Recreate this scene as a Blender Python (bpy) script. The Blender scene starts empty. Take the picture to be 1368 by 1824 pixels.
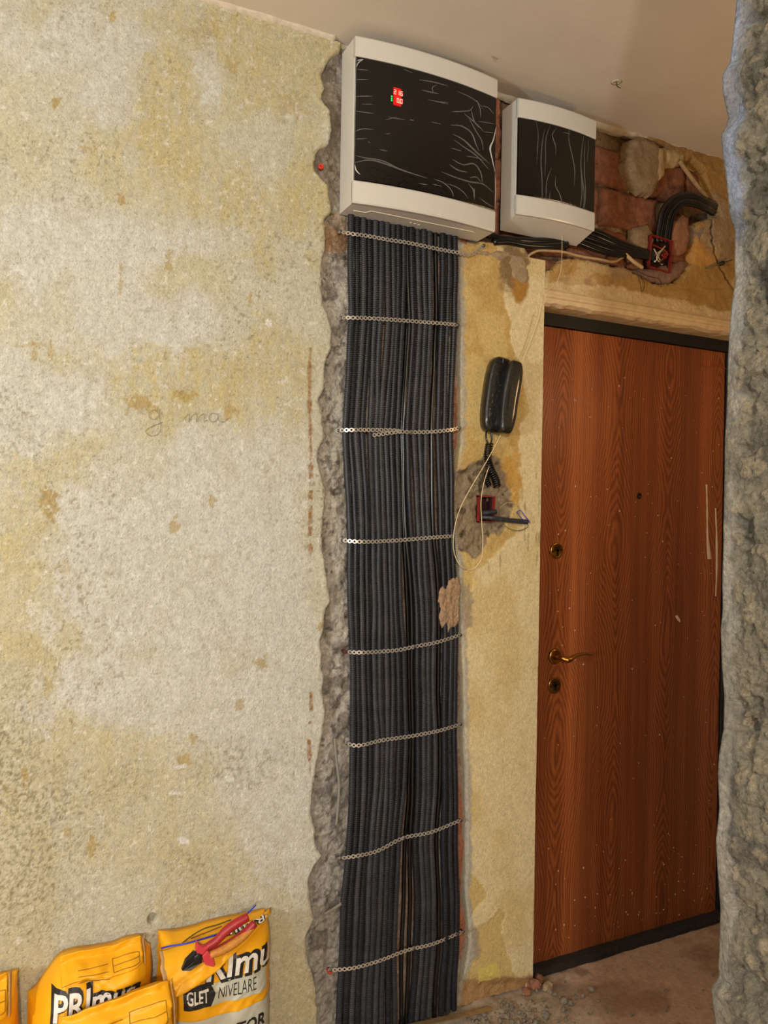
import bpy, bmesh, math, random
import numpy as np
from mathutils import Vector, Matrix

# ------------------------------------------------------------------ camera, world, lights, exposure
FPX = 1380.0; TH = math.radians(26.0); PH = math.radians(-0.1); RO = 0.017; CD = 2.0; CH = 1.5
SC = bpy.context.scene; COL = SC.collection
_F = np.array([math.sin(TH)*math.cos(PH), math.cos(TH)*math.cos(PH), math.sin(PH)])
_R = np.array([math.cos(TH), -math.sin(TH), 0.0]); _U = np.cross(_R, _F)
R1 = _R*math.cos(RO) + _U*math.sin(RO); U1 = np.cross(R1, _F); CAM = np.array([0.0, -CD, CH])
cd = bpy.data.cameras.new('camera'); cd.sensor_fit = 'VERTICAL'; cd.sensor_height = 36.0
cd.lens = 36.0*FPX/1824.0; cd.clip_start = 0.02
cam = bpy.data.objects.new('camera', cd); COL.objects.link(cam)
cam.matrix_world = Matrix(((R1[0], U1[0], -_F[0], CAM[0]), (R1[1], U1[1], -_F[1], CAM[1]), (R1[2], U1[2], -_F[2], CAM[2]), (0, 0, 0, 1)))
SC.camera = cam
W = bpy.data.worlds.new('world'); SC.world = W; W.use_nodes = True
W.node_tree.nodes['Background'].inputs[0].default_value = (0.75, 0.85, 1.0, 1)
W.node_tree.nodes['Background'].inputs[1].default_value = 0.05

def lamp(name, kind, loc, power, color, size=0.2, target=None):
    l = bpy.data.lights.new(name, kind); l.energy = power; l.color = color
    if kind == 'AREA': l.shape = 'DISK'; l.size = size
    else: l.shadow_soft_size = size
    o = bpy.data.objects.new(name, l); COL.objects.link(o); o.location = loc
    if target is not None:
        o.rotation_euler = (Vector(target)-Vector(loc)).to_track_quat('-Z', 'Y').to_euler()
    return o
lamp('room_lamp', 'POINT', (-0.55, -3.35, 1.95), 172, (1.0, 0.97, 0.91), 0.06)        # bulb of the room, behind the camera
lamp('work_light', 'AREA', (-2.2, -1.75, 1.5), 46, (0.80, 0.91, 1.0), 0.30, (1.0, 0, 1.6))   # cool work light to the side
lamp('hall_lamp', 'POINT', (2.05, -0.75, 1.95), 6.5, (1.0, 0.64, 0.32), 0.06)         # warm bulb in the hallway
SC.view_settings.view_transform = 'Standard'; SC.view_settings.look = 'None'
SC.view_settings.gamma = 1.0; SC.view_settings.exposure = 0.0; SC.view_settings.use_curve_mapping = False

# ------------------------------------------------------------------ geometry of the view (only used to measure the place)
def ray(px, py): return _F*FPX + R1*(px-684.0) - U1*(py-912.0)
def PY(px, py, y=0.0):
    r = ray(px, py); return CAM + r*((y-CAM[1])/r[1])
def PZ(px, py, z=0.0):
    r = ray(px, py); return CAM + r*((z-CAM[2])/r[2])
def px_of(X, Y, Z):
    dx, dy, dz = X-CAM[0], Y-CAM[1], Z-CAM[2]
    w = dx*_F[0]+dy*_F[1]+dz*_F[2]
    return 684+FPX*(dx*R1[0]+dy*R1[1]+dz*R1[2])/w, 912-FPX*(dx*U1[0]+dy*U1[1]+dz*U1[2])/w
def poly_xz(pts, y=0.0): return np.array([PY(a, b, y)[[0, 2]] for a, b in pts])

# ------------------------------------------------------------------ numpy noise
def _h(i, j, k, s):
    n = (i*374761393 + j*668265263 + k*2147483647*7 + k*1274126177 + s*982451653) & 0xffffffff
    n = ((n ^ (n >> 13))*1274126177) & 0xffffffff
    n = ((n ^ (n >> 16))*2246822519) & 0xffffffff
    return ((n ^ (n >> 15)) & 0xffffff)/float(0xffffff)
def vnoise(x, y, z=0.0, s=0):
    x = np.asarray(x, float); y = np.asarray(y, float)+0*x; z = np.asarray(z, float)+0*x
    i, j, k = (np.floor(a).astype(np.int64) for a in (x, y, z))
    f, g, h = x-i, y-j, z-k
    f, g, h = (a*a*a*(a*(a*6-15)+10) for a in (f, g, h))
    r = 0
    for a in (0, 1):
        for b in (0, 1):
            for c in (0, 1):
                r = r + _h(i+a, j+b, k+c, s)*(f if a else 1-f)*(g if b else 1-g)*(h if c else 1-h)
    return r*2-1
def fbm(x, y, z=0.0, oct=4, s=0, gain=0.5):
    r = 0; a = 1.0; t = 0
    for o in range(oct):
        r = r + a*vnoise(np.asarray(x)*2**o+o*17.3, np.asarray(y)*2**o+o*9.1, np.asarray(z)*2**o, s+o); t += a; a *= gain
    return r/t
def voro(x, y, z, s=0):
    i, j, k = (np.floor(a).astype(np.int64) for a in (x, y, z))
    d1 = np.full(x.shape, 9.0); d2 = d1.copy(); idv = np.zeros(x.shape)
    for a in (-1, 0, 1):
        for b in (-1, 0, 1):
            for c in (-1, 0, 1):
                I, J, K = i+a, j+b, k+c
                d = (I+_h(I, J, K, s)-x)**2+(J+_h(I, J, K, s+1)-y)**2+(K+_h(I, J, K, s+2)-z)**2
                m = d < d1
                d2 = np.where(m, d1, np.minimum(d2, d)); idv = np.where(m, _h(I, J, K, s+3), idv); d1 = np.where(m, d, d1)
    return np.sqrt(d1), np.sqrt(d2), idv
def sstep(a, b, x):
    t = np.clip((x-a)/(b-a), 0, 1); return t*t*(3-2*t)
def sdf_poly(P, x, y):      # positive inside
    d = np.full(np.shape(x), 1e9); inside = np.zeros(np.shape(x), bool); n = len(P)
    for a in range(n):
        x0, y0 = P[a]; x1, y1 = P[(a+1) % n]
        ex, ey = x1-x0, y1-y0; L = ex*ex+ey*ey+1e-12
        t = np.clip(((x-x0)*ex+(y-y0)*ey)/L, 0, 1)
        d = np.minimum(d, (x-x0-ex*t)**2+(y-y0-ey*t)**2)
        if y0 != y1:
            c = ((y0 <= y) & (y < y1)) | ((y1 <= y) & (y < y0))
            inside ^= c & (x < x0+(y-y0)*ex/(y1-y0))
    d = np.sqrt(d); return np.where(inside, d, -d)

# ------------------------------------------------------------------ materials
def lin(c): return tuple(((v/255.0)/12.92 if v/255.0 <= 0.04045 else ((v/255.0+0.055)/1.055)**2.4) for v in c)
MATS = {}
def M(name, rgb=(200, 200, 200), rough=0.6, metal=0.0, var=0.0, vscale=40.0, bump=0.0, bscale=200.0, attr=None, emit=0.0,
      spec=0.5, coat=0.0, speck=0.0, trans=0.0):
    if name in MATS: return MATS[name]
    m = bpy.data.materials.new(name); m.use_nodes = True; nt = m.node_tree; N = nt.nodes; L = nt.links
    b = N['Principled BSDF']; c = lin(rgb)
    b.inputs['Base Color'].default_value = (*c, 1); b.inputs['Roughness'].default_value = rough
    b.inputs['Metallic'].default_value = metal; b.inputs['Specular IOR Level'].default_value = spec
    b.inputs['Coat Weight'].default_value = coat; b.inputs['Coat Roughness'].default_value = 0.12
    if trans: b.inputs['Alpha'].default_value = 1-trans
    if emit:
        b.inputs['Emission Color'].default_value = (*c, 1); b.inputs['Emission Strength'].default_value = emit
    tc = N.new('ShaderNodeTexCoord'); src = None
    if attr:
        a = N.new('ShaderNodeAttribute'); a.attribute_name = attr; src = a.outputs['Color']
    def noise(scale, detail=6, rg=0.6):
        n = N.new('ShaderNodeTexNoise'); n.inputs['Scale'].default_value = scale; n.inputs['Detail'].default_value = detail
        n.inputs['Roughness'].default_value = rg; L.new(tc.outputs['Object'], n.inputs['Vector']); return n.outputs['Fac']
    if var:
        f = noise(vscale)
        mr = N.new('ShaderNodeMapRange'); L.new(f, mr.inputs[0])
        mr.inputs[1].default_value = 0.3; mr.inputs[2].default_value = 0.7; mr.inputs[3].default_value = 1-var; mr.inputs[4].default_value = 1+var
        mx = N.new('ShaderNodeMix'); mx.data_type = 'RGBA'; mx.blend_type = 'MULTIPLY'; mx.inputs[0].default_value = 1
        if src: L.new(src, mx.inputs[6])
        else: mx.inputs[6].default_value = (*c, 1)
        L.new(mr.outputs[0], mx.inputs[7]); src = mx.outputs[2]
    if speck:
        f = noise(vscale*2.3, 3)
        mr = N.new('ShaderNodeMapRange'); L.new(f, mr.inputs[0])
        mr.inputs[1].default_value = 0.62; mr.inputs[2].default_value = 0.70; mr.inputs[3].default_value = 0; mr.inputs[4].default_value = speck
        mx = N.new('ShaderNodeMix'); mx.data_type = 'RGBA'; mx.blend_type = 'MULTIPLY'
        L.new(mr.outputs[0], mx.inputs[0]); mx.inputs[7].default_value = (0.35, 0.30, 0.20, 1)
        if src: L.new(src, mx.inputs[6])
        else: mx.inputs[6].default_value = (*c, 1)
        src = mx.outputs[2]
    if src: L.new(src, b.inputs['Base Color'])
    if bump:
        bp = N.new('ShaderNodeBump'); bp.inputs['Strength'].default_value = bump; bp.inputs['Distance'].default_value = 0.004
        L.new(noise(bscale, 8, 0.62), bp.inputs['Height']); L.new(bp.outputs[0], b.inputs['Normal'])
    MATS[name] = m; return m

def wood_material():
    m = bpy.data.materials.new('door_laminate'); m.use_nodes = True; nt = m.node_tree; N = nt.nodes; L = nt.links
    b = N['Principled BSDF']; b.inputs['Roughness'].default_value = 0.42; b.inputs['Specular IOR Level'].default_value = 0.35
    tc = N.new('ShaderNodeTexCoord'); sp = N.new('ShaderNodeSeparateXYZ'); L.new(tc.outputs['Object'], sp.inputs[0])
    def mt(op, a, b_=None, c=None):
        n = N.new('ShaderNodeMath'); n.operation = op
        for i, v in enumerate((a, b_, c)):
            if v is None: continue
            if isinstance(v, (int, float)): n.inputs[i].default_value = v
            else: L.new(v, n.inputs[i])
        return n.outputs[0]
    def noise(sx, sz, scale, detail=4):
        mp = N.new('ShaderNodeMapping'); mp.inputs['Scale'].default_value = (sx, 1, sz); L.new(tc.outputs['Object'], mp.inputs[0])
        n = N.new('ShaderNodeTexNoise'); n.inputs['Scale'].default_value = scale; n.inputs['Detail'].default_value = detail
        L.new(mp.outputs[0], n.inputs['Vector']); return n.outputs['Fac']
    x, z = sp.outputs[0], sp.outputs[2]
    per = 0.245
    u = mt('DIVIDE', x, per); fu = mt('SUBTRACT', mt('FRACT', u), 0.36)          # strip coordinate
    cell = mt('FLOOR', u)
    wob = mt('MULTIPLY', mt('SUBTRACT', noise(3, 1.2, 1.6), 0.5), 0.16)
    dx = mt('ADD', fu, wob)
    sq = mt('MULTIPLY', mt('POWER', mt('ABSOLUTE', dx), 1.35), 3.0)
    ph = mt('ADD', mt('MULTIPLY', z, 6.4), mt('MULTIPLY', cell, 2.1))
    sn = mt('MULTIPLY', mt('SINE', ph), 0.42)
    f = mt('ADD', mt('ADD', sq, sn), mt('MULTIPLY', noise(3.0, 1.0, 2.4, 6), 0.75))
    rings = mt('PINGPONG', mt('MULTIPLY', f, 10.0), 0.5)
    rings = mt('MULTIPLY', rings, 2.0)
    fine = noise(140, 2.0, 1.0, 5)
    streak = noise(11, 0.25, 1.0, 4)
    v = mt('ADD', mt('MULTIPLY', mt('POWER', rings, 0.7), 0.34), mt('ADD', mt('MULTIPLY', fine, 0.48), mt('MULTIPLY', streak, 0.78)))
    cr = N.new('ShaderNodeValToRGB'); L.new(mt('MULTIPLY', v, 0.70), cr.inputs[0]); e = cr.color_ramp
    e.elements[0].position = 0.22; e.elements[0].color = (*lin((58, 29, 16)), 1)
    e.elements[1].position = 0.85; e.elements[1].color = (*lin((184, 104, 54)), 1)
    k = e.elements.new(0.52); k.color = (*lin((124, 63, 31)), 1)
    L.new(cr.outputs[0], b.inputs['Base Color'])
    bp = N.new('ShaderNodeBump'); bp.inputs['Strength'].default_value = 0.08; bp.inputs['Distance'].default_value = 0.001
    L.new(v, bp.inputs['Height']); L.new(bp.outputs[0], b.inputs['Normal'])
    return m

PLASTER = M('old_plaster', attr='Col', rough=0.85, var=0.15, vscale=110, speck=0.7, bump=1.0, bscale=210, spec=0.2)
MORTAR = M('rough_mortar', attr='Col', rough=0.95, var=0.28, vscale=120, bump=1.3, bscale=170, spec=0.15)
CONCRETE = M('broken_concrete', attr='Col', rough=0.93, var=0.32, vscale=150, bump=1.4, bscale=200, spec=0.2)
FLOORM = M('dusty_screed', attr='Col', rough=0.9, var=0.16, vscale=60, bump=0.5, bscale=120, spec=0.2)
CEILM = M('ceiling_paint', (220, 208, 190), rough=0.8, var=0.04, vscale=6, bump=0.12, bscale=60, spec=0.2)
BRICKM = M('red_brick', (146, 98, 74), rough=0.95, var=0.36, vscale=38, speck=0.7, bump=1.0, bscale=110, spec=0.2)
BLACKP = M('conduit_plastic', (50, 50, 54), rough=0.45, var=0.25, vscale=25, spec=0.5)
CABLEP = M('cable_jacket', (15, 15, 16), rough=0.25, var=0.2, vscale=30)
TAPE = M('glossy_black_wrap', (9, 9, 10), rough=0.16, bump=1.2, bscale=60, coat=0.5)
STEEL = M('galvanised_steel', (200, 192, 178), rough=0.36, metal=0.55, var=0.15, vscale=120)
DSTEEL = M('dull_screw_steel', (120, 118, 116), rough=0.45, metal=0.9)
WHITEP = M('panel_white_plastic', (208, 203, 192), rough=0.28, spec=0.5, var=0.02, vscale=8)
BLACKG = M('tinted_panel_door', (9, 9, 10), rough=0.12, spec=0.6, bump=.25, bscale=70)
FILM = M('wrinkled_film', (150, 148, 142), rough=0.25, trans=0.62)
FILMW = M('film_edge', (215, 212, 205), rough=0.3, trans=0.2)
BRASS = M('aged_brass', (176, 128, 62), rough=0.3, metal=1.0, var=0.2, vscale=90)
DARK = M('dark_hole', (14, 12, 11), rough=0.8)
BLACKM = M('black_painted_steel', (22, 20, 19), rough=0.5, var=0.2, vscale=20)
CREAMW = M('cream_wire', (222, 202, 156), rough=0.5)
OLDCAB = M('old_cable', (176, 146, 104), rough=0.75, var=0.2, vscale=60)
BLUEW = M('blue_wire', (40, 58, 190), rough=0.4)
BROWNW = M('dark_green_wire', (62, 56, 22), rough=0.5)
REDB = M('red_flush_box', (140, 40, 32), rough=0.5, var=0.2, vscale=60)
REDP = M('red_grip', (160, 30, 36), rough=0.42, var=0.12, vscale=60)
YELP = M('worn_yellow_grip', (190, 124, 44), rough=0.6, var=0.25, vscale=120, speck=0.3)
BAGY = M('yellow_paper_sack', (240, 172, 22), rough=0.42, var=0.06, vscale=14, bump=0.25, bscale=30, spec=0.4)
BAGP = M('kraft_paper_edge', (188, 152, 104), rough=0.8, var=0.12, vscale=60)
BAGG = M('sack_grey_print', (188, 188, 172), rough=0.45)
PRINTW = M('white_print', (226, 222, 212), rough=0.5)
PRINTK = M('black_print', (28, 27, 27), rough=0.5)
LINEP = M('brown_print', (132, 88, 20), rough=0.5)
TRIMM = M('trim_paint', (214, 186, 140), rough=0.6, var=0.12, vscale=30, bump=0.35, bscale=60)
PENCIL = M('pencil_line', (132, 126, 112), rough=0.8)
DRIP = M('plaster_splash', (214, 186, 158), rough=0.8)
STONE = M('rubble_stone', (128, 116, 100), rough=0.95, var=0.3, vscale=90, bump=0.6, bscale=140)
TANCH = M('plaster_chunk', (160, 136, 104), rough=0.95, var=0.22, vscale=90, speck=0.5, bump=0.9, bscale=150)
REDLED = M('red_led', (255, 120, 100), emit=3.0)
REDGLOW = M('red_led_panel', (190, 8, 6), emit=0.55)
GREENLED = M('green_led', (20, 220, 90), emit=2.0)

# ------------------------------------------------------------------ object helpers
def link(name, me, mat=None, parent=None, smooth=False):
    if mat: me.materials.append(mat)
    if smooth and len(me.polygons): me.polygons.foreach_set('use_smooth', [True]*len(me.polygons))
    o = bpy.data.objects.new(name, me); COL.objects.link(o)
    if parent: o.parent = parent
    return o
def mesh(name, v, f, mat, parent=None, smooth=False, col=None):
    me = bpy.data.meshes.new(name)
    me.from_pydata(v.tolist() if isinstance(v, np.ndarray) else v, [], f.tolist() if isinstance(f, np.ndarray) else f)
    if col is not None:
        a = me.attributes.new('Col', 'FLOAT_COLOR', 'POINT')
        c = np.ones((len(v), 4), np.float32); c[:, :3] = col; a.data.foreach_set('color', c.ravel())
    me.update(); return link(name, me, mat, parent, smooth)
def empty(name, loc=(0, 0, 0), **props):
    o = bpy.data.objects.new(name, None); o.empty_display_size = 0.02; COL.objects.link(o); o.location = loc
    tag(o, **props); return o
def tag(o, label=None, cat=None, group=None, kind=None):
    if label: o['label'] = label
    if cat: o['category'] = cat
    if group: o['group'] = group
    if kind: o['kind'] = kind
    return o
def rebase(o):       # move an Empty-parented group's origin: children keep world geometry
    for c in o.children: c.matrix_parent_inverse = Matrix.Translation(o.location).inverted()
class B:
    def __init__(s): s.v = []; s.f = []
    def add(s, v, f):
        n = len(s.v); s.v += [tuple(map(float, a)) for a in v]; s.f += [tuple(int(i)+n for i in q) for q in f]; return s
    def box(s, a, b, T=None):
        (x0, y0, z0), (x1, y1, z1) = a, b
        v = [(x, y, z) for z in (z0, z1) for y in (y0, y1) for x in (x0, x1)]
        if T is not None: v = [tuple(T @ Vector(p)) for p in v]
        return s.add(v, [(0, 2, 3, 1), (4, 5, 7, 6), (0, 1, 5, 4), (2, 6, 7, 3), (0, 4, 6, 2), (1, 3, 7, 5)])
    def tube(s, P, r, seg=8, cap=True):
        v, f = tube_mesh(P, r, seg, cap); return s.add(v, f)
    def lathe(s, prof, c, axis, seg=20):        # prof: (r, h) along axis from c
        ax = Vector(axis).normalized(); u = ax.orthogonal().normalized(); w = ax.cross(u); c = Vector(c); v = []; f = []
        for r, h in prof:
            for k in range(seg):
                a = 2*math.pi*k/seg; v.append(c+ax*h+(u*math.cos(a)+w*math.sin(a))*r)
        for i in range(len(prof)-1):
            for k in range(seg):
                k2 = (k+1) % seg; f.append((i*seg+k, i*seg+k2, (i+1)*seg+k2, (i+1)*seg+k))
        f.append(tuple(range(seg))[::-1]); f.append(tuple((len(prof)-1)*seg+k for k in range(seg)))
        return s.add(v, f)
    def prism(s, poly, y0, y1):                 # polygon in xz, extruded in y (y1 nearer the room)
        n = len(poly); v = [(x, y0, z) for x, z in poly]+[(x, y1, z) for x, z in poly]
        f = [tuple(range(n)), tuple(range(2*n-1, n-1, -1))]+[(i, i+n, (i+1) % n+n, (i+1) % n) for i in range(n)]
        return s.add(v, f)
    def obj(s, name, mat, parent=None, smooth=False, bevel=0.0, seg=2, weld=False):
        o = mesh(name, s.v, s.f, mat, parent, smooth)
        bm = bmesh.new(); bm.from_mesh(o.data); bmesh.ops.recalc_face_normals(bm, faces=bm.faces); bm.to_mesh(o.data); bm.free()
        if bevel:
            md = o.modifiers.new('bevel', 'BEVEL'); md.width = bevel; md.segments = seg; md.limit_method = 'ANGLE'; md.angle_limit = 0.6
        return o
def frames(P):
    P = np.asarray(P, float); n = len(P); T = np.gradient(P, axis=0); T /= np.linalg.norm(T, axis=1)[:, None]+1e-12
    u = np.cross(T[0], [0, 1, 0]); u = u if np.linalg.norm(u) > 1e-3 else np.cross(T[0], [1, 0, 0]); u /= np.linalg.norm(u)
    Us = np.zeros((n, 3))
    for i in range(n):
        u = u-T[i]*(u@T[i]); u /= np.linalg.norm(u)+1e-12; Us[i] = u
    return P, T, Us, np.cross(T, Us)
def tube_mesh(P, r, seg=8, cap=True):
    P, T, U, V = frames(P); n = len(P); r = np.broadcast_to(np.asarray(r, float), (n,))
    a = np.arange(seg)*2*math.pi/seg
    v = (P[:, None, :]+r[:, None, None]*(np.cos(a)[None, :, None]*U[:, None, :]+np.sin(a)[None, :, None]*V[:, None, :])).reshape(-1, 3)
    i = np.arange(n-1)[:, None]*seg; k = np.arange(seg)[None, :]; k2 = (k+1) % seg
    f = np.stack([i+k, i+k2, i+seg+k2, i+seg+k], -1).reshape(-1, 4).tolist()
    if cap: f += [list(range(seg))[::-1], [(n-1)*seg+q for q in range(seg)]]
    return v, f
def spline(pts, n=40):
    P = np.asarray(pts, float); m = len(P)
    if m == 2: return P[0]+(P[1]-P[0])*np.linspace(0, 1, n)[:, None]
    d = np.r_[0, np.cumsum(np.linalg.norm(np.diff(P, axis=0), axis=1))]; t = np.linspace(0, d[-1], n)
    tg = np.gradient(P, d, axis=0); out = np.zeros((n, P.shape[1]))
    i = np.clip(np.searchsorted(d, t, 'right')-1, 0, m-2); h = d[i+1]-d[i]; s = ((t-d[i])/h)[:, None]; h = h[:, None]
    return (2*s**3-3*s**2+1)*P[i]+(s**3-2*s**2+s)*h*tg[i]+(-2*s**3+3*s**2)*P[i+1]+(s**3-s**2)*h*tg[i+1]
def ribbed(P, r, pitch, depth, seg=10):
    P = np.asarray(P, float); d = np.r_[0, np.cumsum(np.linalg.norm(np.diff(P, axis=0), axis=1))]
    n = int(d[-1]/pitch)
    t = (np.arange(n)[:, None]+np.array([0.0, 0.14, 0.50, 0.64])[None, :]).ravel()*pitch
    Q = np.stack([np.interp(t, d, P[:, i]) for i in range(3)], 1)
    rr = np.tile(np.array([r-depth, r, r, r-depth]), n)
    return tube_mesh(Q, rr, seg)
def wire(name, pts, r, mat, parent=None, n=50, seg=6):
    v, f = tube_mesh(spline(pts, n), r, seg); return mesh(name, v, f, mat, parent, True)

# ------------------------------------------------------------------ colours on the old walls, laid out over the wall surface
S_ = lambda *c: np.array(lin(c))
def ell(px, py, cx, cy, rx, ry, soft, amp, sc, s):
    n = fbm(px/sc, py/sc, 0, 4, s)
    d = 1-np.sqrt(((px-cx)/rx)**2+((py-cy)/ry)**2)+amp*n
    return sstep(-soft, soft, d)
def pol(px, py, P, soft, amp, sc, s):
    wx = px+amp*fbm(px/sc, py/sc, 0, 4, s); wy = py+amp*fbm(px/sc+31, py/sc+7, 0, 4, s+50)
    return sstep(-soft, soft, sdf_poly(np.array(P, float), wx, wy))
def mixc(c, col, m): return c+(col-c)*m[..., None]
def left_color(px, py):
    c = np.ones(px.shape+(3,))*S_(212, 206, 184)
    big = fbm(px/230, py/260, 0, 5, 3)
    c = mixc(c, S_(218, 215, 202), sstep(0.02, 0.25, big)*0.9)
    c = mixc(c, S_(208, 194, 152), sstep(0.05, 0.35, fbm(px/170+9, py/260, 0, 5, 11))*0.6)
    streak = fbm(px/9, py/90, 0, 4, 21)
    och, deep, gry, whi = S_(206, 190, 142), S_(184, 154, 84), S_(140, 134, 106), S_(218, 216, 206)
    fine = fbm(px/11, py/16, 0, 4, 23); fine2 = fbm(px/4, py/5, 0, 3, 24)
    for cx, cy, rx, ry, k in [(300, 175, 70, 110, 1), (470, 120, 130, 90, .85), (500, 390, 130, 70, .9), (300, 300, 110, 60, .7), (45, 260, 60, 60, .4),
                              (560, 300, 40, 130, .8), (300, 670, 110, 70, .95), (470, 690, 80, 90, .85), (120, 850, 55, 90, .8), (30, 900, 40, 130, .8), (80, 1130, 60, 110, .8),
                              (220, 230, 60, 40, .5), (90, 1000, 70, 120, .6), (150, 640, 60, 50, .5), (250, 1480, 150, 90, .45), (150, 1350, 130, 80, .5), (400, 30, 150, 40, .8),
                              (390, 1560, 120, 60, .5), (20, 1430, 30, 60, .7), (330, 1340, 80, 40, .5)]:
        c = mixc(c, och, ell(px+14*fine, py+14*fine2, cx, cy, rx*1.05, ry*1.05, .30, .9, 60, int(cx+cy))*k*(0.30+0.40*sstep(-.3, .3, streak)+.30*sstep(-.2, .3, fine)))
    for cx, cy, rx, ry in [(110, 75, 120, 60), (190, 160, 70, 60), (60, 430, 110, 70), (330, 575, 70, 45), (220, 430, 180, 40), (300, 900, 160, 110), (250, 1060, 200, 120), (450, 900, 90, 150),
                           (200, 1230, 110, 60), (480, 1150, 70, 200), (500, 1480, 60, 130), (140, 700, 60, 60), (370, 130, 30, 60)]:
        c = mixc(c, whi, ell(px+10*fine, py+10*fine2, cx, cy, rx, ry, .4, .8, 70, int(cx*3+cy))*(.5+.4*sstep(-.3, .3, fine)))
    for cx, cy, rx, ry in [(20, 1290, 50, 90), (30, 1480, 60, 110), (120, 1400, 90, 50), (430, 1370, 70, 40), (60, 1560, 60, 80), (340, 1540, 30, 20), (15, 740, 40, 50)]:
        c = mixc(c, gry, ell(px, py, cx, cy, rx*1.3, ry*1.3, .6, .7, 60, int(cx+cy*2))*sstep(-.1, .5, fine2+.3*fbm(px/2.5, py/2.5, 0, 2, 25))*.5)
    for cx, cy, rx, ry, k in [(248, 718, 20, 16, 1), (325, 705, 16, 10, 1), (88, 895, 14, 30, 1), (97, 180, 9, 10, 1), (200, 33, 5, 8, 1), (215, 355, 7, 10, 1), (310, 935, 7, 14, .9), (375, 895, 8, 8, .8),
                              (45, 1385, 6, 18, .9), (165, 1505, 7, 18, .9), (325, 1355, 10, 10, .9), (410, 735, 10, 16, .8), (60, 625, 5, 18, .7), (90, 625, 4, 16, .7), (60, 615, 26, 4, .6), (215, 505, 4, 28, .7),
                              (465, 1180, 12, 10, .9), (425, 1255, 8, 10, .7), (345, 1315, 6, 8, .8), (268, 728, 14, 10, .6), (413, 115, 10, 14, .6), (520, 190, 26, 22, .5), (350, 60, 26, 20, .5), (300, 465, 5, 20, .8),
                              (445, 530, 3, 14, .8), (115, 1010, 12, 10, .5), (85, 1230, 8, 22, .6), (118, 1480, 6, 9, .8), (570, 1115, 4, 8, .9), (160, 265, 12, 6, .7)]:
        c = mixc(c, deep, ell(px, py, cx, cy, rx, ry, .12, 1.2, 9, int(cx*7+cy))*k*.72)
    for cx, cy, rx, ry in [(322, 1366, 9, 4), (412, 1389, 10, 6), (312, 1412, 10, 3), (327, 1497, 9, 6), (478, 575, 6, 6)]:
        c = mixc(c, S_(240, 238, 232), ell(px, py, cx, cy, rx, ry, .15, .9, 8, int(cx*5+cy))*.85)
    # rusty seam
    sx = 553+2*vnoise(px*0, py/60, 0, 5)
    wdt = 3.0+3.2*fbm(px*0+3, py/16, 0, 4, 8)
    m = sstep(1.2, -1.2, np.abs(px-sx)-wdt)*(((py > 620)&(py < 852))|((py > 872)&(py < 985)&(wdt > 3.0))|((py > 1232)&(py < 1290)&(wdt > 2.6))|((py > 1318)&(py < 1378)))
    c = mixc(c, S_(158, 108, 50), m*(.55+.4*sstep(-.2, .2, fine2)))
    # scratches and nicks
    nick = fbm(px/7, py/7, 0, 3, 77); dens = sstep(-.2, .5, fbm(px/150, py/150, 0, 3, 78))
    c = mixc(c, S_(142, 128, 92), sstep(.36, .5, nick)*.55*dens)
    c = mixc(c, S_(150, 134, 92), sstep(.38, .55, fine2)*.4)
    c = c*(.86*(1+.10*fine+.06*fine2))[..., None]*np.array([.985, 1.0, 1.0])
    c = mixc(c, S_(228, 226, 218), sstep(.45, .6, fbm(px/8+40, py/8, 0, 3, 79))*.5)
    return c
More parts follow.
